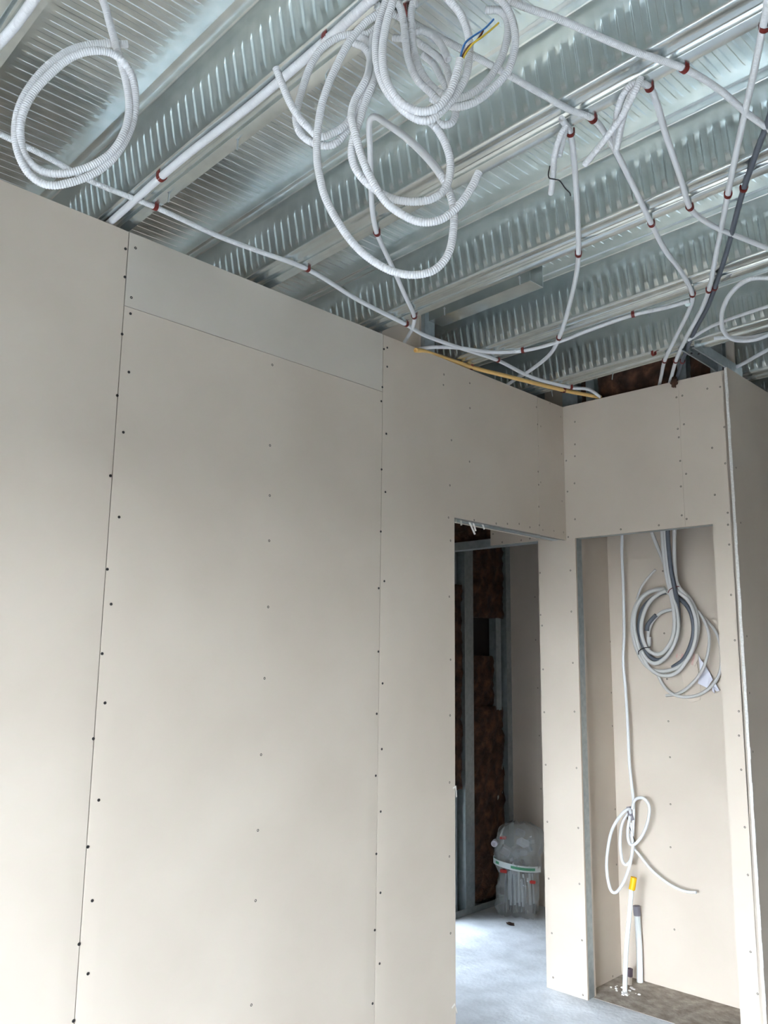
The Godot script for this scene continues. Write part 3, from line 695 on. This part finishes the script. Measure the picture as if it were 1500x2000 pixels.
	conduit("conduit_coil", "outermost white conduit loop on the right side of the bundle", [V(1.457, 2.985, 2.569), V(1.466, 2.976, 2.558), V(1.480, 2.937, 2.544), V(1.485, 2.890, 2.537), V(1.480, 2.844, 2.540), V(1.469, 2.806, 2.549), V(1.447, 2.773, 2.567), V(1.421, 2.744, 2.590), V(1.393, 2.732, 2.615), V(1.369, 2.741, 2.635), V(1.349, 2.768, 2.652), V(1.328, 2.799, 2.670), V(1.315, 2.843, 2.681), V(1.309, 2.884, 2.685), V(1.306, 2.918, 2.686), V(1.300, 2.966, 2.690), V(1.294, 2.985, 2.693)], 0.0084, w, "conduit coil")
	conduit("conduit_coil", "white conduit loop just inside the outermost right-hand loop of the bundle", [V(1.323, 2.985, 2.666), V(1.314, 2.985, 2.670), V(1.310, 2.941, 2.670), V(1.313, 2.877, 2.663), V(1.323, 2.828, 2.650), V(1.340, 2.794, 2.630), V(1.363, 2.774, 2.604), V(1.388, 2.780, 2.578), V(1.417, 2.810, 2.552), V(1.440, 2.863, 2.530), V(1.452, 2.920, 2.519), V(1.451, 2.965, 2.520), V(1.438, 2.985, 2.531), V(1.418, 2.985, 2.550)], 0.0084, w, "conduit coil")
	conduit("conduit", "short white conduit strand slanting behind the ring with the coloured wires", [V(1.254, 2.985, 2.607), V(1.279, 2.985, 2.598), V(1.313, 2.951, 2.593), V(1.333, 2.914, 2.589), V(1.346, 2.881, 2.590)], 0.0084, w)
	conduit("conduit", "white conduit behind the bundle ending in a tight hook under the rings", [V(1.217, 2.985, 2.628), V(1.254, 2.971, 2.607), V(1.291, 2.935, 2.587), V(1.327, 2.888, 2.581), V(1.342, 2.842, 2.580), V(1.355, 2.785, 2.581), V(1.358, 2.755, 2.579), V(1.352, 2.732, 2.584), V(1.341, 2.725, 2.595), V(1.329, 2.731, 2.606)], 0.0084, w)
	conduit("conduit", "inner bent white conduit strand between the hooked strand and the rings", [V(1.254, 2.956, 2.566), V(1.278, 2.924, 2.558), V(1.296, 2.884, 2.555), V(1.305, 2.852, 2.546), V(1.306, 2.813, 2.559), V(1.291, 2.819, 2.586)], 0.0084, w)
	conduit("conduit_coil", "white conduit with a cut end pointing up at the left of the bundle", [V(1.106, 2.830, 2.869), V(1.114, 2.797, 2.859), V(1.127, 2.751, 2.845), V(1.141, 2.717, 2.830), V(1.156, 2.693, 2.814), V(1.170, 2.676, 2.798), V(1.189, 2.685, 2.779), V(1.207, 2.704, 2.760), V(1.220, 2.740, 2.745), V(1.232, 2.784, 2.732), V(1.240, 2.829, 2.723), V(1.238, 2.870, 2.722), V(1.228, 2.894, 2.730), V(1.211, 2.906, 2.743)], 0.0084, w, "conduit coil")
	conduit("conduit_coil", "white conduit loop hanging lowest on the left side behind the big loop", [V(1.239, 2.969, 2.690), V(1.215, 2.943, 2.713), V(1.188, 2.944, 2.737), V(1.165, 2.932, 2.759), V(1.143, 2.906, 2.779), V(1.128, 2.868, 2.793), V(1.118, 2.821, 2.803), V(1.111, 2.772, 2.811), V(1.109, 2.741, 2.814), V(1.116, 2.708, 2.809), V(1.132, 2.686, 2.796), V(1.158, 2.672, 2.774), V(1.178, 2.678, 2.758), V(1.196, 2.707, 2.744), V(1.207, 2.747, 2.733), V(1.222, 2.791, 2.716), V(1.232, 2.834, 2.704), V(1.233, 2.875, 2.702), V(1.228, 2.910, 2.705), V(1.213, 2.932, 2.716), V(1.198, 2.941, 2.729)], 0.0084, w, "conduit coil")

func build_clips() -> void:
	var c := "red-brown clip on the "
	clip(c + "thickest straight conduit, lower left one of its two", V(0.326, 2.994, 2.680), -94, 1.25)
	clip(c + "thickest straight conduit, upper one beside the tangled bundle", V(1.087, 3.004, 2.709), -92, 1.25)
	clip(c + "thin conduit above the long wall, furthest left of its row", V(0.165, 2.992, 2.605), -178)
	clip(c + "thin conduit above the long wall, second from the left", V(0.193, 2.992, 2.001), -170)
	clip(c + "thin conduit above the long wall, beside the short cross wall", V(0.113, 2.991, 1.386), -171)
	clip(c + "thin conduit above the long wall, over the pale yellow conduit", V(0.140, 2.991, 0.781), -176)
	clip(c + "thin conduit above the long wall, nearest the corner", V(0.175, 2.992, 0.200), 155)
	clip(c + "conduit slanting to the upper right edge", V(1.635, 3.011, 2.052), 168)
	clip(c + "bent conduit from the tangled bundle, topmost of its four", V(1.378, 3.008, 2.036), -174)
	clip(c + "bent conduit from the tangled bundle, second from the top", V(1.239, 3.006, 1.432), -166)
	clip(c + "bent conduit from the tangled bundle, at its bend", V(1.106, 3.004, 0.830), -150)
	clip(c + "bent conduit from the tangled bundle, just above the niche wall", V(0.699, 2.999, 0.228), -146)
	clip(c + "conduit sweeping to the right edge, beside the cut tails", V(1.543, 3.010, 2.048), -168)
	clip(c + "conduit sweeping to the right edge, lower one at its bend", V(1.372, 3.008, 1.441), -177)
	clip(c + "conduit curving to the corner, uppermost beside the black wire", V(1.305, 3.007, 2.026), -153)
	clip(c + "conduit curving to the corner, middle of its three", V(0.960, 3.002, 1.418), -147)
	clip(c + "conduit curving to the corner, lowest where it turns away", V(0.495, 2.996, 0.812), -135)
	clip(c + "long right-hand white conduit, at the very top right", V(1.824, 3.014, 2.053), -151)
	clip(c + "long right-hand white conduit, second from the top", V(1.488, 3.009, 1.430), -152)
	clip(c + "long right-hand white conduit, at its bend", V(1.167, 3.005, 0.822), -147)
	clip(c + "long right-hand white conduit, just above the niche wall", V(0.737, 2.999, 0.191), -147)
	clip(c + "dark grey conduit, uppermost one", V(1.536, 3.010, 1.431), -150)
	clip(c + "dark grey conduit, middle one at its bend", V(1.192, 3.005, 0.828), -148)
	clip(c + "dark grey conduit, lowest above the niche wall", V(0.756, 3.000, 0.163), -147)
	clip(c + "white conduit above the corner, left of its two", V(0.295, 2.993, 0.795), 97)
	clip(c + "white conduit above the corner, right of its two", V(0.848, 3.001, 0.812), 101)
	clip(c + "pale yellow conduit, left of its two", V(-0.011, 2.989, 0.793), 167, 1.25)
	clip(c + "pale yellow conduit, right of its two near the corner", V(0.125, 2.991, 0.192), 161, 1.25)
	clip(c + "run under the big hanging loop, upper one", V(0.554, 2.997, 2.008), -148)
	clip(c + "run under the big hanging loop, lower one by the cross wall", V(0.191, 2.992, 1.421), -150)
	clip("red-brown clip almost hidden among the rings at the top of the bundle", V(1.275, 3.007, 2.647), -83)
	clip("empty red-brown clip on the rib above the niche wall, holding no conduit", V(0.708, 2.999, 0.355), 72)

func plate(p: Array, thick: float, bend := 0.0) -> ArrayMesh:       # a sheet of paper or card cut to the outline p, facing +z
	var flat := PackedVector2Array()
	for q: Vector3 in p: flat.append(Vector2(q.x, q.y))
	var tri := Geometry2D.triangulate_polygon(flat)
	var s := Shape.new()
	var at := func(i: int, back: float) -> Vector3:
		var q: Vector3 = p[i]
		return Vector3(q.x, q.y, q.z + bend * sin(i * 2.1) - back)
	for i in range(0, tri.size(), 3):
		var a: Vector3 = at.call(tri[i], 0.0); var b: Vector3 = at.call(tri[i + 1], 0.0); var c: Vector3 = at.call(tri[i + 2], 0.0)
		var k := Vector3(0, 0, thick)
		if (b - a).cross(c - a).z < 0:
			var sw := b; b = c; c = sw
		s.tri(a, b, c); s.tri(a - k, c - k, b - k)
	for i in p.size():
		var j := (i + 1) % p.size()
		s.quad(at.call(i, 0.0), at.call(j, 0.0), at.call(j, thick), at.call(i, thick))
	return s.mesh()

func build_niche_things() -> void:
	var g: Material = M.cable
	conduit("cable", "pale grey cable making the innermost ring of the coil in the niche", [V(0.438, 2.323, -0.200), V(0.433, 2.269, -0.220), V(0.411, 2.162, -0.270), V(0.401, 2.060, -0.310), V(0.411, 1.954, -0.330), V(0.415, 1.856, -0.350), V(0.410, 1.765, -0.350), V(0.379, 1.692, -0.350), V(0.324, 1.647, -0.350), V(0.264, 1.666, -0.350), V(0.231, 1.743, -0.350), V(0.237, 1.833, -0.350), V(0.278, 1.914, -0.350), V(0.335, 1.959, -0.350), V(0.378, 1.975, -0.350)], 0.0105, g, "cable", false)
	conduit("cable", "pale grey cable making the ring tied at the lower left of the niche coil", [V(0.460, 2.320, -0.200), V(0.440, 2.228, -0.240), V(0.419, 2.093, -0.300), V(0.420, 1.961, -0.330), V(0.425, 1.843, -0.365), V(0.423, 1.759, -0.365), V(0.386, 1.675, -0.365), V(0.338, 1.620, -0.365), V(0.280, 1.599, -0.365), V(0.225, 1.647, -0.365), V(0.188, 1.744, -0.365), V(0.184, 1.849, -0.365), V(0.218, 1.929, -0.365), V(0.282, 1.975, -0.365), V(0.359, 1.980, -0.365), V(0.396, 1.950, -0.365)], 0.0105, g, "cable", false)
	conduit("cable", "dark grey cable threaded through the coil in the niche", [V(0.484, 2.315, -0.180), V(0.462, 2.223, -0.220), V(0.442, 2.076, -0.280), V(0.444, 1.973, -0.310), V(0.424, 1.872, -0.380), V(0.416, 1.780, -0.380), V(0.363, 1.654, -0.380), V(0.293, 1.615, -0.380), V(0.232, 1.661, -0.380), V(0.203, 1.748, -0.380), V(0.207, 1.835, -0.380), V(0.243, 1.907, -0.380), V(0.320, 1.958, -0.380), V(0.382, 1.966, -0.380), V(0.447, 1.920, -0.380), V(0.488, 1.863, -0.380), V(0.501, 1.779, -0.380), V(0.485, 1.703, -0.380), V(0.438, 1.620, -0.380), V(0.378, 1.578, -0.380)], 0.0112, M.conduit_grey, "cable", false)
	conduit("cable", "pale grey cable, rightmost of the bundle hanging from the niche head", [V(0.513, 2.315, -0.200), V(0.487, 2.223, -0.240), V(0.454, 2.091, -0.300), V(0.452, 1.995, -0.330), V(0.493, 1.925, -0.375), V(0.525, 1.841, -0.375), V(0.524, 1.758, -0.375), V(0.494, 1.668, -0.375), V(0.440, 1.599, -0.375), V(0.357, 1.562, -0.375), V(0.274, 1.563, -0.375), V(0.220, 1.604, -0.375), V(0.178, 1.690, -0.375), V(0.164, 1.777, -0.375), V(0.174, 1.865, -0.375), V(0.213, 1.937, -0.375), V(0.285, 1.981, -0.375), V(0.359, 1.988, -0.375)], 0.0105, g, "cable", false)
	conduit("cable", "pale grey cable slanting into the bundle from the left of the niche head", [V(0.349, 2.338, -0.250), V(0.352, 2.275, -0.270), V(0.371, 2.183, -0.300), V(0.401, 2.082, -0.320), V(0.436, 1.981, -0.330), V(0.492, 1.917, -0.360), V(0.519, 1.847, -0.360), V(0.524, 1.778, -0.360), V(0.511, 1.702, -0.360), V(0.469, 1.620, -0.360), V(0.400, 1.549, -0.360), V(0.326, 1.538, -0.360), V(0.266, 1.569, -0.360), V(0.223, 1.632, -0.360), V(0.199, 1.704, -0.360), V(0.182, 1.776, -0.360)], 0.0100, g, "cable", false)
	conduit("cable", "loose pale cable end pointing up at the upper left of the niche coil", [V(0.199, 1.937, -0.370), V(0.222, 1.991, -0.370), V(0.263, 2.044, -0.370), V(0.313, 2.090, -0.370)], 0.0065, g, "cable", false)
	conduit("cable", "pale cable end arching inside the niche coil", [V(0.390, 1.879, -0.385), V(0.329, 1.864, -0.385), V(0.277, 1.819, -0.385), V(0.251, 1.762, -0.385), V(0.249, 1.686, -0.385), V(0.257, 1.736, -0.385)], 0.0085, g, "cable", false)
	conduit("cable", "dark grey cable end poking up inside the niche coil", [V(0.249, 1.768, -0.370), V(0.255, 1.797, -0.370), V(0.277, 1.825, -0.370), V(0.305, 1.850, -0.370)], 0.0112, M.conduit_grey, "cable", false)
	conduit("cable", "thin pale cable tail swinging low on the right of the niche coil", [V(0.491, 1.884, -0.390), V(0.537, 1.854, -0.380), V(0.577, 1.791, -0.360), V(0.593, 1.722, -0.350), V(0.577, 1.621, -0.340), V(0.538, 1.546, -0.340), V(0.469, 1.484, -0.360), V(0.396, 1.447, -0.390), V(0.322, 1.433, -0.410)], 0.0075, g, "cable", false)
	conduit("cable", "pale cable passing behind the right edge of the niche opening", [V(0.286, 1.541, -0.395), V(0.324, 1.475, -0.395), V(0.378, 1.439, -0.395), V(0.436, 1.431, -0.395), V(0.509, 1.447, -0.395), V(0.574, 1.493, -0.395), V(0.616, 1.554, -0.395), V(0.631, 1.642, -0.395), V(0.616, 1.743, -0.395), V(0.571, 1.809, -0.395), V(0.531, 1.848, -0.395)], 0.0080, g, "cable", false)
	tag(obj("cable_tie", tube([V(0.411, 1.958, -0.300), V(0.420, 1.973, -0.300), V(0.451, 1.987, -0.300), V(0.473, 1.988, -0.300)], 0.0022, false, 6), M.red), "dark red tie round the neck of the niche coil", "cable tie")
	tag(obj("cable_tie", tube([V(0.218, 1.642, -0.325), V(0.221, 1.660, -0.325), V(0.251, 1.677, -0.325), V(0.288, 1.682, -0.325)], 0.0024, false, 6), M.black), "black tie round the lower left of the niche coil", "cable tie")
	var h := base("hanging_cable", "white cable hanging down the niche to a loose knot above the pipes", "cable")
	obj("drop", tube([V(0.163, 2.334, -0.300), V(0.152, 2.278, -0.320), V(0.132, 2.192, -0.350), V(0.122, 2.000, -0.370), V(0.116, 1.748, -0.370), V(0.105, 1.603, -0.370), V(0.114, 1.437, -0.370), V(0.118, 1.245, -0.370), V(0.120, 1.071, -0.370), V(0.127, 0.978, -0.370), V(0.134, 0.903, -0.370), V(0.133, 0.828, -0.370), V(0.126, 0.746, -0.370), V(0.118, 0.684, -0.370)], 0.0078, false), M.cable_white, h)
	obj("loop", tube([V(0.127, 0.830, -0.350), V(0.127, 0.852, -0.330), V(0.101, 0.820, -0.290), V(0.074, 0.754, -0.250), V(0.065, 0.676, -0.220), V(0.063, 0.580, -0.200), V(0.075, 0.487, -0.200), V(0.092, 0.458, -0.210), V(0.107, 0.472, -0.240), V(0.117, 0.511, -0.280), V(0.128, 0.567, -0.310), V(0.135, 0.625, -0.330), V(0.139, 0.678, -0.340)], 0.0078, false), M.cable_white, h)
	obj("loop", tube([V(0.139, 0.852, -0.345), V(0.156, 0.898, -0.345), V(0.199, 0.914, -0.345), V(0.229, 0.891, -0.345), V(0.235, 0.851, -0.345), V(0.210, 0.767, -0.345), V(0.170, 0.702, -0.345), V(0.129, 0.672, -0.345), V(0.111, 0.693, -0.345), V(0.110, 0.747, -0.345), V(0.126, 0.816, -0.345)], 0.0075, false), M.cable_white, h)
	obj("loop", tube([V(0.110, 0.833, -0.360), V(0.089, 0.779, -0.330), V(0.078, 0.698, -0.320), V(0.081, 0.618, -0.320), V(0.094, 0.574, -0.330), V(0.119, 0.594, -0.340), V(0.124, 0.646, -0.360), V(0.125, 0.713, -0.360), V(0.120, 0.780, -0.360)], 0.0075, false), M.cable_white, h)
	obj("tail", tube([V(0.112, 0.723, -0.370), V(0.125, 0.661, -0.370), V(0.158, 0.623, -0.370), V(0.215, 0.566, -0.370), V(0.272, 0.530, -0.370), V(0.336, 0.503, -0.370), V(0.399, 0.492, -0.370), V(0.451, 0.498, -0.370)], 0.0066, false), M.cable_white, h)
	var hp := [V(0.163, 2.334, -0.300), V(0.152, 2.278, -0.320), V(0.132, 2.192, -0.350), V(0.122, 2.000, -0.370), V(0.116, 1.748, -0.370), V(0.105, 1.603, -0.370), V(0.114, 1.437, -0.370), V(0.118, 1.245, -0.370), V(0.120, 1.071, -0.370), V(0.127, 0.978, -0.370), V(0.134, 0.903, -0.370), V(0.133, 0.828, -0.370), V(0.126, 0.746, -0.370), V(0.118, 0.684, -0.370)]
	var kn: Vector3 = hp[hp.size() - 3]
	obj("tape", tube([kn + V(-0.022, 0.03, 0.008), kn + V(-0.014, -0.005, 0.012), kn + V(-0.006, -0.035, 0.008)], 0.013, false), M.tape_grey, h, "grey tape round the knot")
	obj("tie", tube([kn + V(-0.03, -0.02, 0.014), kn + V(-0.018, -0.06, 0.02), kn + V(-0.004, -0.11, 0.012), kn + V(0.012, -0.15, 0.01)], 0.0022, false, 6), M.black, h, "thin dark wire in the knot")
	# papers behind the coil
	tag(obj("paper_label", plate([V(0.510, 1.645, -0.400), V(0.523, 1.621, -0.400), V(0.543, 1.594, -0.400), V(0.565, 1.553, -0.400), V(0.579, 1.521, -0.400), V(0.544, 1.480, -0.400), V(0.499, 1.501, -0.400), V(0.516, 1.563, -0.400)], 0.0012, 0.004), M.paper), "folded white paper label hanging below the niche coil", "label")
	var strip := StandardMaterial3D.new()
	var im := Image.create(128, 32, false, Image.FORMAT_RGB8)
	for yy in 32:
		for xx in 128:
			im.set_pixel(xx, yy, Color(0.80, 0.66, 0.62) if (xx + yy) % 16 < 6 else Color(0.80, 0.76, 0.70))
	strip.albedo_texture = ImageTexture.create_from_image(im)
	strip.uv1_triplanar = true; strip.uv1_world_triplanar = true; strip.uv1_scale = Vector3.ONE * 4.0
	strip.roughness = 0.9
	tag(obj("striped_paper", plate([V(0.388, 1.649, -0.415), V(0.504, 1.650, -0.415), V(0.499, 1.624, -0.415), V(0.482, 1.586, -0.415), V(0.450, 1.600, -0.415), V(0.393, 1.616, -0.415), V(0.380, 1.634, -0.415)], 0.001, 0.003), strip), "strip of paper with faint pink stripes behind the niche coil", "paper")
	tag(obj("card_sheet", plate([V(0.397, 1.613, -0.420), V(0.492, 1.600, -0.420), V(0.503, 1.504, -0.420), V(0.498, 1.419, -0.420), V(0.456, 1.402, -0.420), V(0.424, 1.420, -0.420), V(0.414, 1.502, -0.420)], 0.002, 0.002), M.card), "torn beige card sheet against the niche wall under the coil", "card")
	tag(obj("paper_scrap", plate([V(0.576, 1.493, -0.400), V(0.594, 1.502, -0.400), V(0.605, 1.467, -0.400), V(0.595, 1.462, -0.400), V(0.586, 1.473, -0.400), V(0.580, 1.454, -0.400), V(0.571, 1.465, -0.400)], 0.003, 0.01), M.paper), "crumpled white paper scrap beside the folded label", "paper")
	# pipes rising from the floor
	var p := base("water_pipe", "taller white pipe rising from the niche floor with yellow tape on its end", "pipe")
	obj("pipe", tube([V(0.130, 0.003, -0.220), V(0.133, 0.090, -0.225), V(0.140, 0.215, -0.235), V(0.154, 0.343, -0.245), V(0.166, 0.472, -0.255), V(0.168, 0.504, -0.258)], 0.0114, false, 16), M.pipe, p)
	obj("tape", tube([V(0.168, 0.479, -0.256), V(0.174, 0.505, -0.258), V(0.177, 0.528, -0.260), V(0.179, 0.538, -0.261)], 0.0158, false, 12), M.tape_yellow, p, "yellow tape wrapped over the pipe end")
	var q := base("water_pipe", "shorter white pipe against the niche wall with a grey taped end", "pipe")
	obj("pipe", tube([V(0.116, -0.003, -0.400), V(0.120, 0.110, -0.400), V(0.118, 0.240, -0.400), V(0.115, 0.345, -0.400)], 0.0158, false, 16), M.pipe, q)
	obj("tape", tube([V(0.116, 0.318, -0.400), V(0.114, 0.341, -0.400), V(0.113, 0.364, -0.400)], 0.0185, false, 12), M.tape_grey, q, "grey tape folded over the pipe end")
	var r := base("water_pipe", "short pipe stub behind the taller pipe, capped with dull purple tape", "pipe")
	obj("pipe", tube([V(0.096, -0.014, -0.330), V(0.099, 0.044, -0.330)], 0.0115, false, 16), M.card, r)
	obj("tape", tube([V(0.099, 0.041, -0.330), V(0.102, 0.077, -0.330)], 0.0145, false, 12), plain(Color(0.40, 0.34, 0.38), 0.6), r, "dull purple tape")
	# broken screed round the pipe foot
	var s := Shape.new()
	var rng := RandomNumberGenerator.new()
	rng.seed = 5
	for i in 26:
		var a := rng.randf() * TAU
		var d := rng.randf_range(0.018, 0.06)
		var c := V(0.125 + cos(a) * d * 1.3, 0.0, -0.235 + sin(a) * d)
		var z := rng.randf_range(0.003, 0.009)
		s.box(c - V(z, 0.002, z * 0.8), c + V(z, z * 0.9, z * 0.8), z * 0.4)
	var o := obj("mortar_crumbs", s.mesh(), M.board_edge)
	tag(o, "pale mortar crumbs round the foot of the taller pipe", "rubble")
	o.set_meta("kind", "stuff")

func build_bag() -> void:
	var bag := base("plastic_bag", "clear plastic bag of fittings standing in the corner of the back room", "bag", V(-0.985, 0.0, -0.90))
	var f := FastNoiseLite.new()
	f.seed = 8; f.frequency = 5.0; f.fractal_octaves = 3
	var s := Shape.new()
	var cols := 41
	var rows := 36
	var pts := PackedVector3Array()
	for j in rows + 1:
		var t := float(j) / rows
		var y := 0.005 + t * 0.56
		var rad := 0.145 + 0.02 * smoothstep(0.40, 0.62, t)
		if t > 0.86: rad *= sqrt(maxf(0.0, 1.0 - pow((t - 0.86) / 0.15, 2.0))) * 0.85 + 0.12
		if t < 0.05: rad *= 0.93
		if t > 0.38 and t < 0.47: rad *= 0.93
		for i in cols:
			var a := TAU * i / (cols - 1)
			var d := V(cos(a), 0, sin(a))
			var sq := pow(pow(absf(d.x), 3.0) + pow(absf(d.z), 3.0), -1.0 / 3.0)
			var wob := f.get_noise_3d(d.x * 0.35, y * 1.2, d.z * 0.35)
			var q := d * (rad * sq * (0.9 + 0.20 * wob))
			q.z *= 0.62
			q.y = y + 0.02 * f.get_noise_2d(i * 0.09 if i < cols - 1 else 0.0, 3.0 + t)
			q.x += 0.04 * smoothstep(0.5, 0.8, t) * (t - 0.4)
			pts.append(q)
	s.grid(pts, cols, true)
	obj("bag_film", s.mesh(), M.film, bag)
	var rng := RandomNumberGenerator.new()
	rng.seed = 12
	var cols_: Array = [plain(Color(0.86, 0.88, 0.88), 0.4), plain(Color(0.72, 0.75, 0.76), 0.4), plain(Color(0.10, 0.13, 0.17), 0.4), plain(Color(0.30, 0.33, 0.40), 0.4)]
	for i in 22:                                                    # bundle of pins and tubes standing in the lower half
		var x := rng.randf_range(-0.09, 0.10)
		var z := rng.randf_range(-0.05, 0.06)
		var h := rng.randf_range(0.16, 0.26)
		obj("pin", tube([V(x, 0.07, z), V(x * 0.97, 0.07 + h * 0.5, z), V(x * 0.9 + rng.randf_range(-0.01, 0.01), 0.07 + h, z * 0.9)], rng.randf_range(0.006, 0.009), false, 8), cols_[i % 4 if i > 6 else i % 2], bag)
		if i % 3 != 0:
			obj("tip", tube([V(x, 0.015, z), V(x, 0.075, z)], 0.009, false, 8), cols_[2], bag)
	for i in 16:                                                    # larger fittings in the upper half
		var p := V(rng.randf_range(-0.09, 0.09), rng.randf_range(0.27, 0.50), rng.randf_range(-0.05, 0.05))
		var b := Shape.new()
		var z := V(rng.randf_range(0.015, 0.04), rng.randf_range(0.012, 0.03), rng.randf_range(0.012, 0.03))
		b.box(-z, z, 0.006)
		var o := obj("fitting", b.mesh(), [plain(Color(0.55, 0.56, 0.57), 0.5), plain(Color(0.70, 0.70, 0.71), 0.5), plain(Color(0.16, 0.15, 0.17), 0.5)][i % 3], bag)
		o.position = p; o.rotation = Vector3(rng.randf() * 3, rng.randf() * 3, rng.randf() * 3)
	for q: Array in [[-0.07, 0.275, 0.075, 0.022], [-0.075, 0.475, 0.06, 0.02], [0.115, 0.225, 0.06, 0.018]]:
		var b := Shape.new()
		b.box(V(-q[3], -q[3] * 0.5, -0.012), V(q[3], q[3] * 0.5, 0.012), 0.004)
		var o := obj("fitting", b.mesh(), plain(Color(0.62, 0.12, 0.10), 0.5), bag, "red fitting")
		o.position = V(q[0], q[1], q[2])
	var rl := obj("tape_roll", tube([V(-0.135, 0.438, 0.02), V(-0.135, 0.438, 0.075)], 0.021, false, 16), plain(Color(0.84, 0.82, 0.86), 0.5), bag, "pale roll end at the upper left")
	rl.rotation.y = 0.1
	# printed sealing tape
	var im := Image.create(256, 32, false, Image.FORMAT_RGB8)
	im.fill(Color(0.82, 0.85, 0.84))
	for blk: Array in [[6, 30], [66, 80], [120, 200]]:
		for xx in range(blk[0], blk[1]):
			for yy in range(9, 23):
				if (xx * 7 + yy * 3) % 11 > 1: im.set_pixel(xx, yy, Color(0.10, 0.50, 0.30))
	var tm := plain(Color.WHITE, 0.4)
	tm.albedo_texture = ImageTexture.create_from_image(im)
	var a := []
	a.resize(Mesh.ARRAY_MAX)
	var tv := PackedVector3Array(); var tn := PackedVector3Array(); var tu := PackedVector2Array(); var ti := PackedInt32Array()
	for i in 25:
		var u := float(i) / 24.0
		var ang := lerpf(PI * 1.02, -0.02 * PI, u)
		var d := V(cos(ang), 0, sin(ang))
		var sq := pow(pow(absf(d.x), 3.0) + pow(absf(d.z), 3.0), -1.0 / 3.0)
		for k in 2:
			var q := d * (0.152 * sq)
			q.z *= 0.66
			q.y = 0.335 - 0.045 * u + (0.018 if k == 1 else -0.018) + 0.004 * sin(u * 9.0)
			tv.append(q); tn.append(d); tu.append(Vector2(u, 1.0 - k))
	for i in 24: ti.append_array([i * 2, i * 2 + 1, i * 2 + 2, i * 2 + 1, i * 2 + 3, i * 2 + 2])
	a[Mesh.ARRAY_VERTEX] = tv; a[Mesh.ARRAY_NORMAL] = tn; a[Mesh.ARRAY_TEX_UV] = tu; a[Mesh.ARRAY_INDEX] = ti
	var am := ArrayMesh.new()
	am.add_surface_from_arrays(Mesh.PRIMITIVE_TRIANGLES, a)
	obj("sealing_tape", am, tm, bag, "white tape with green print")
	bag.rotation.y = 0.35

func lump(seed_: int, size: Vector3) -> ArrayMesh:
	var f := FastNoiseLite.new()
	f.seed = seed_; f.frequency = 1.1; f.fractal_octaves = 4
	var s := Shape.new()
	var pts := PackedVector3Array()
	for j in 13:
		for i in 17:
			var d := Vector3.UP.rotated(Vector3.RIGHT, PI * j / 12.0).rotated(Vector3.UP, TAU * (i % 16) / 16.0)
			pts.append(d * size * (0.75 + 0.6 * f.get_noise_3dv(d * 1.5)))
	s.grid(pts, 17)
	return s.mesh()

func build_scraps() -> void:
	var a := obj("wool_scrap", lump(3, V(0.022, 0.034, 0.016)), M.wool)
	a.position = V(0.643, 2.963, 0.012)
	tag(a, "brown tuft of mineral wool hanging over the niche wall top edge", "insulation scrap")
	var b := obj("debris", lump(5, V(0.035, 0.009, 0.02)), M.wool)
	b.position = V(-0.90, 0.006, -0.70)
	tag(b, "brown crumb of debris on the floor in front of the plastic bag", "debris")
	var rng := RandomNumberGenerator.new()
	rng.seed = 3
	for q: Array in [[1.02, 0.05, 0.25, "white paper sliver sticking out of the doorway edge at mid height"], [0.165, 0.05, 0.5, "bent white plasterboard sliver low on the doorway edge"]]:
		var s := Shape.new()
		s.box(V(-0.003, 0.0, -0.016), V(0.0, q[1], -0.009), 0.0008)
		s.box(V(-0.003, q[1] * 0.85, -0.012), V(0.0, q[1], 0.008), 0.0008)
		var o := obj("board_sliver", s.mesh(), M.scrap)
		o.position = V(-0.004, q[0], 0.927); o.rotation = Vector3(q[2], 0, -0.1)
		tag(o, q[3], "board sliver")
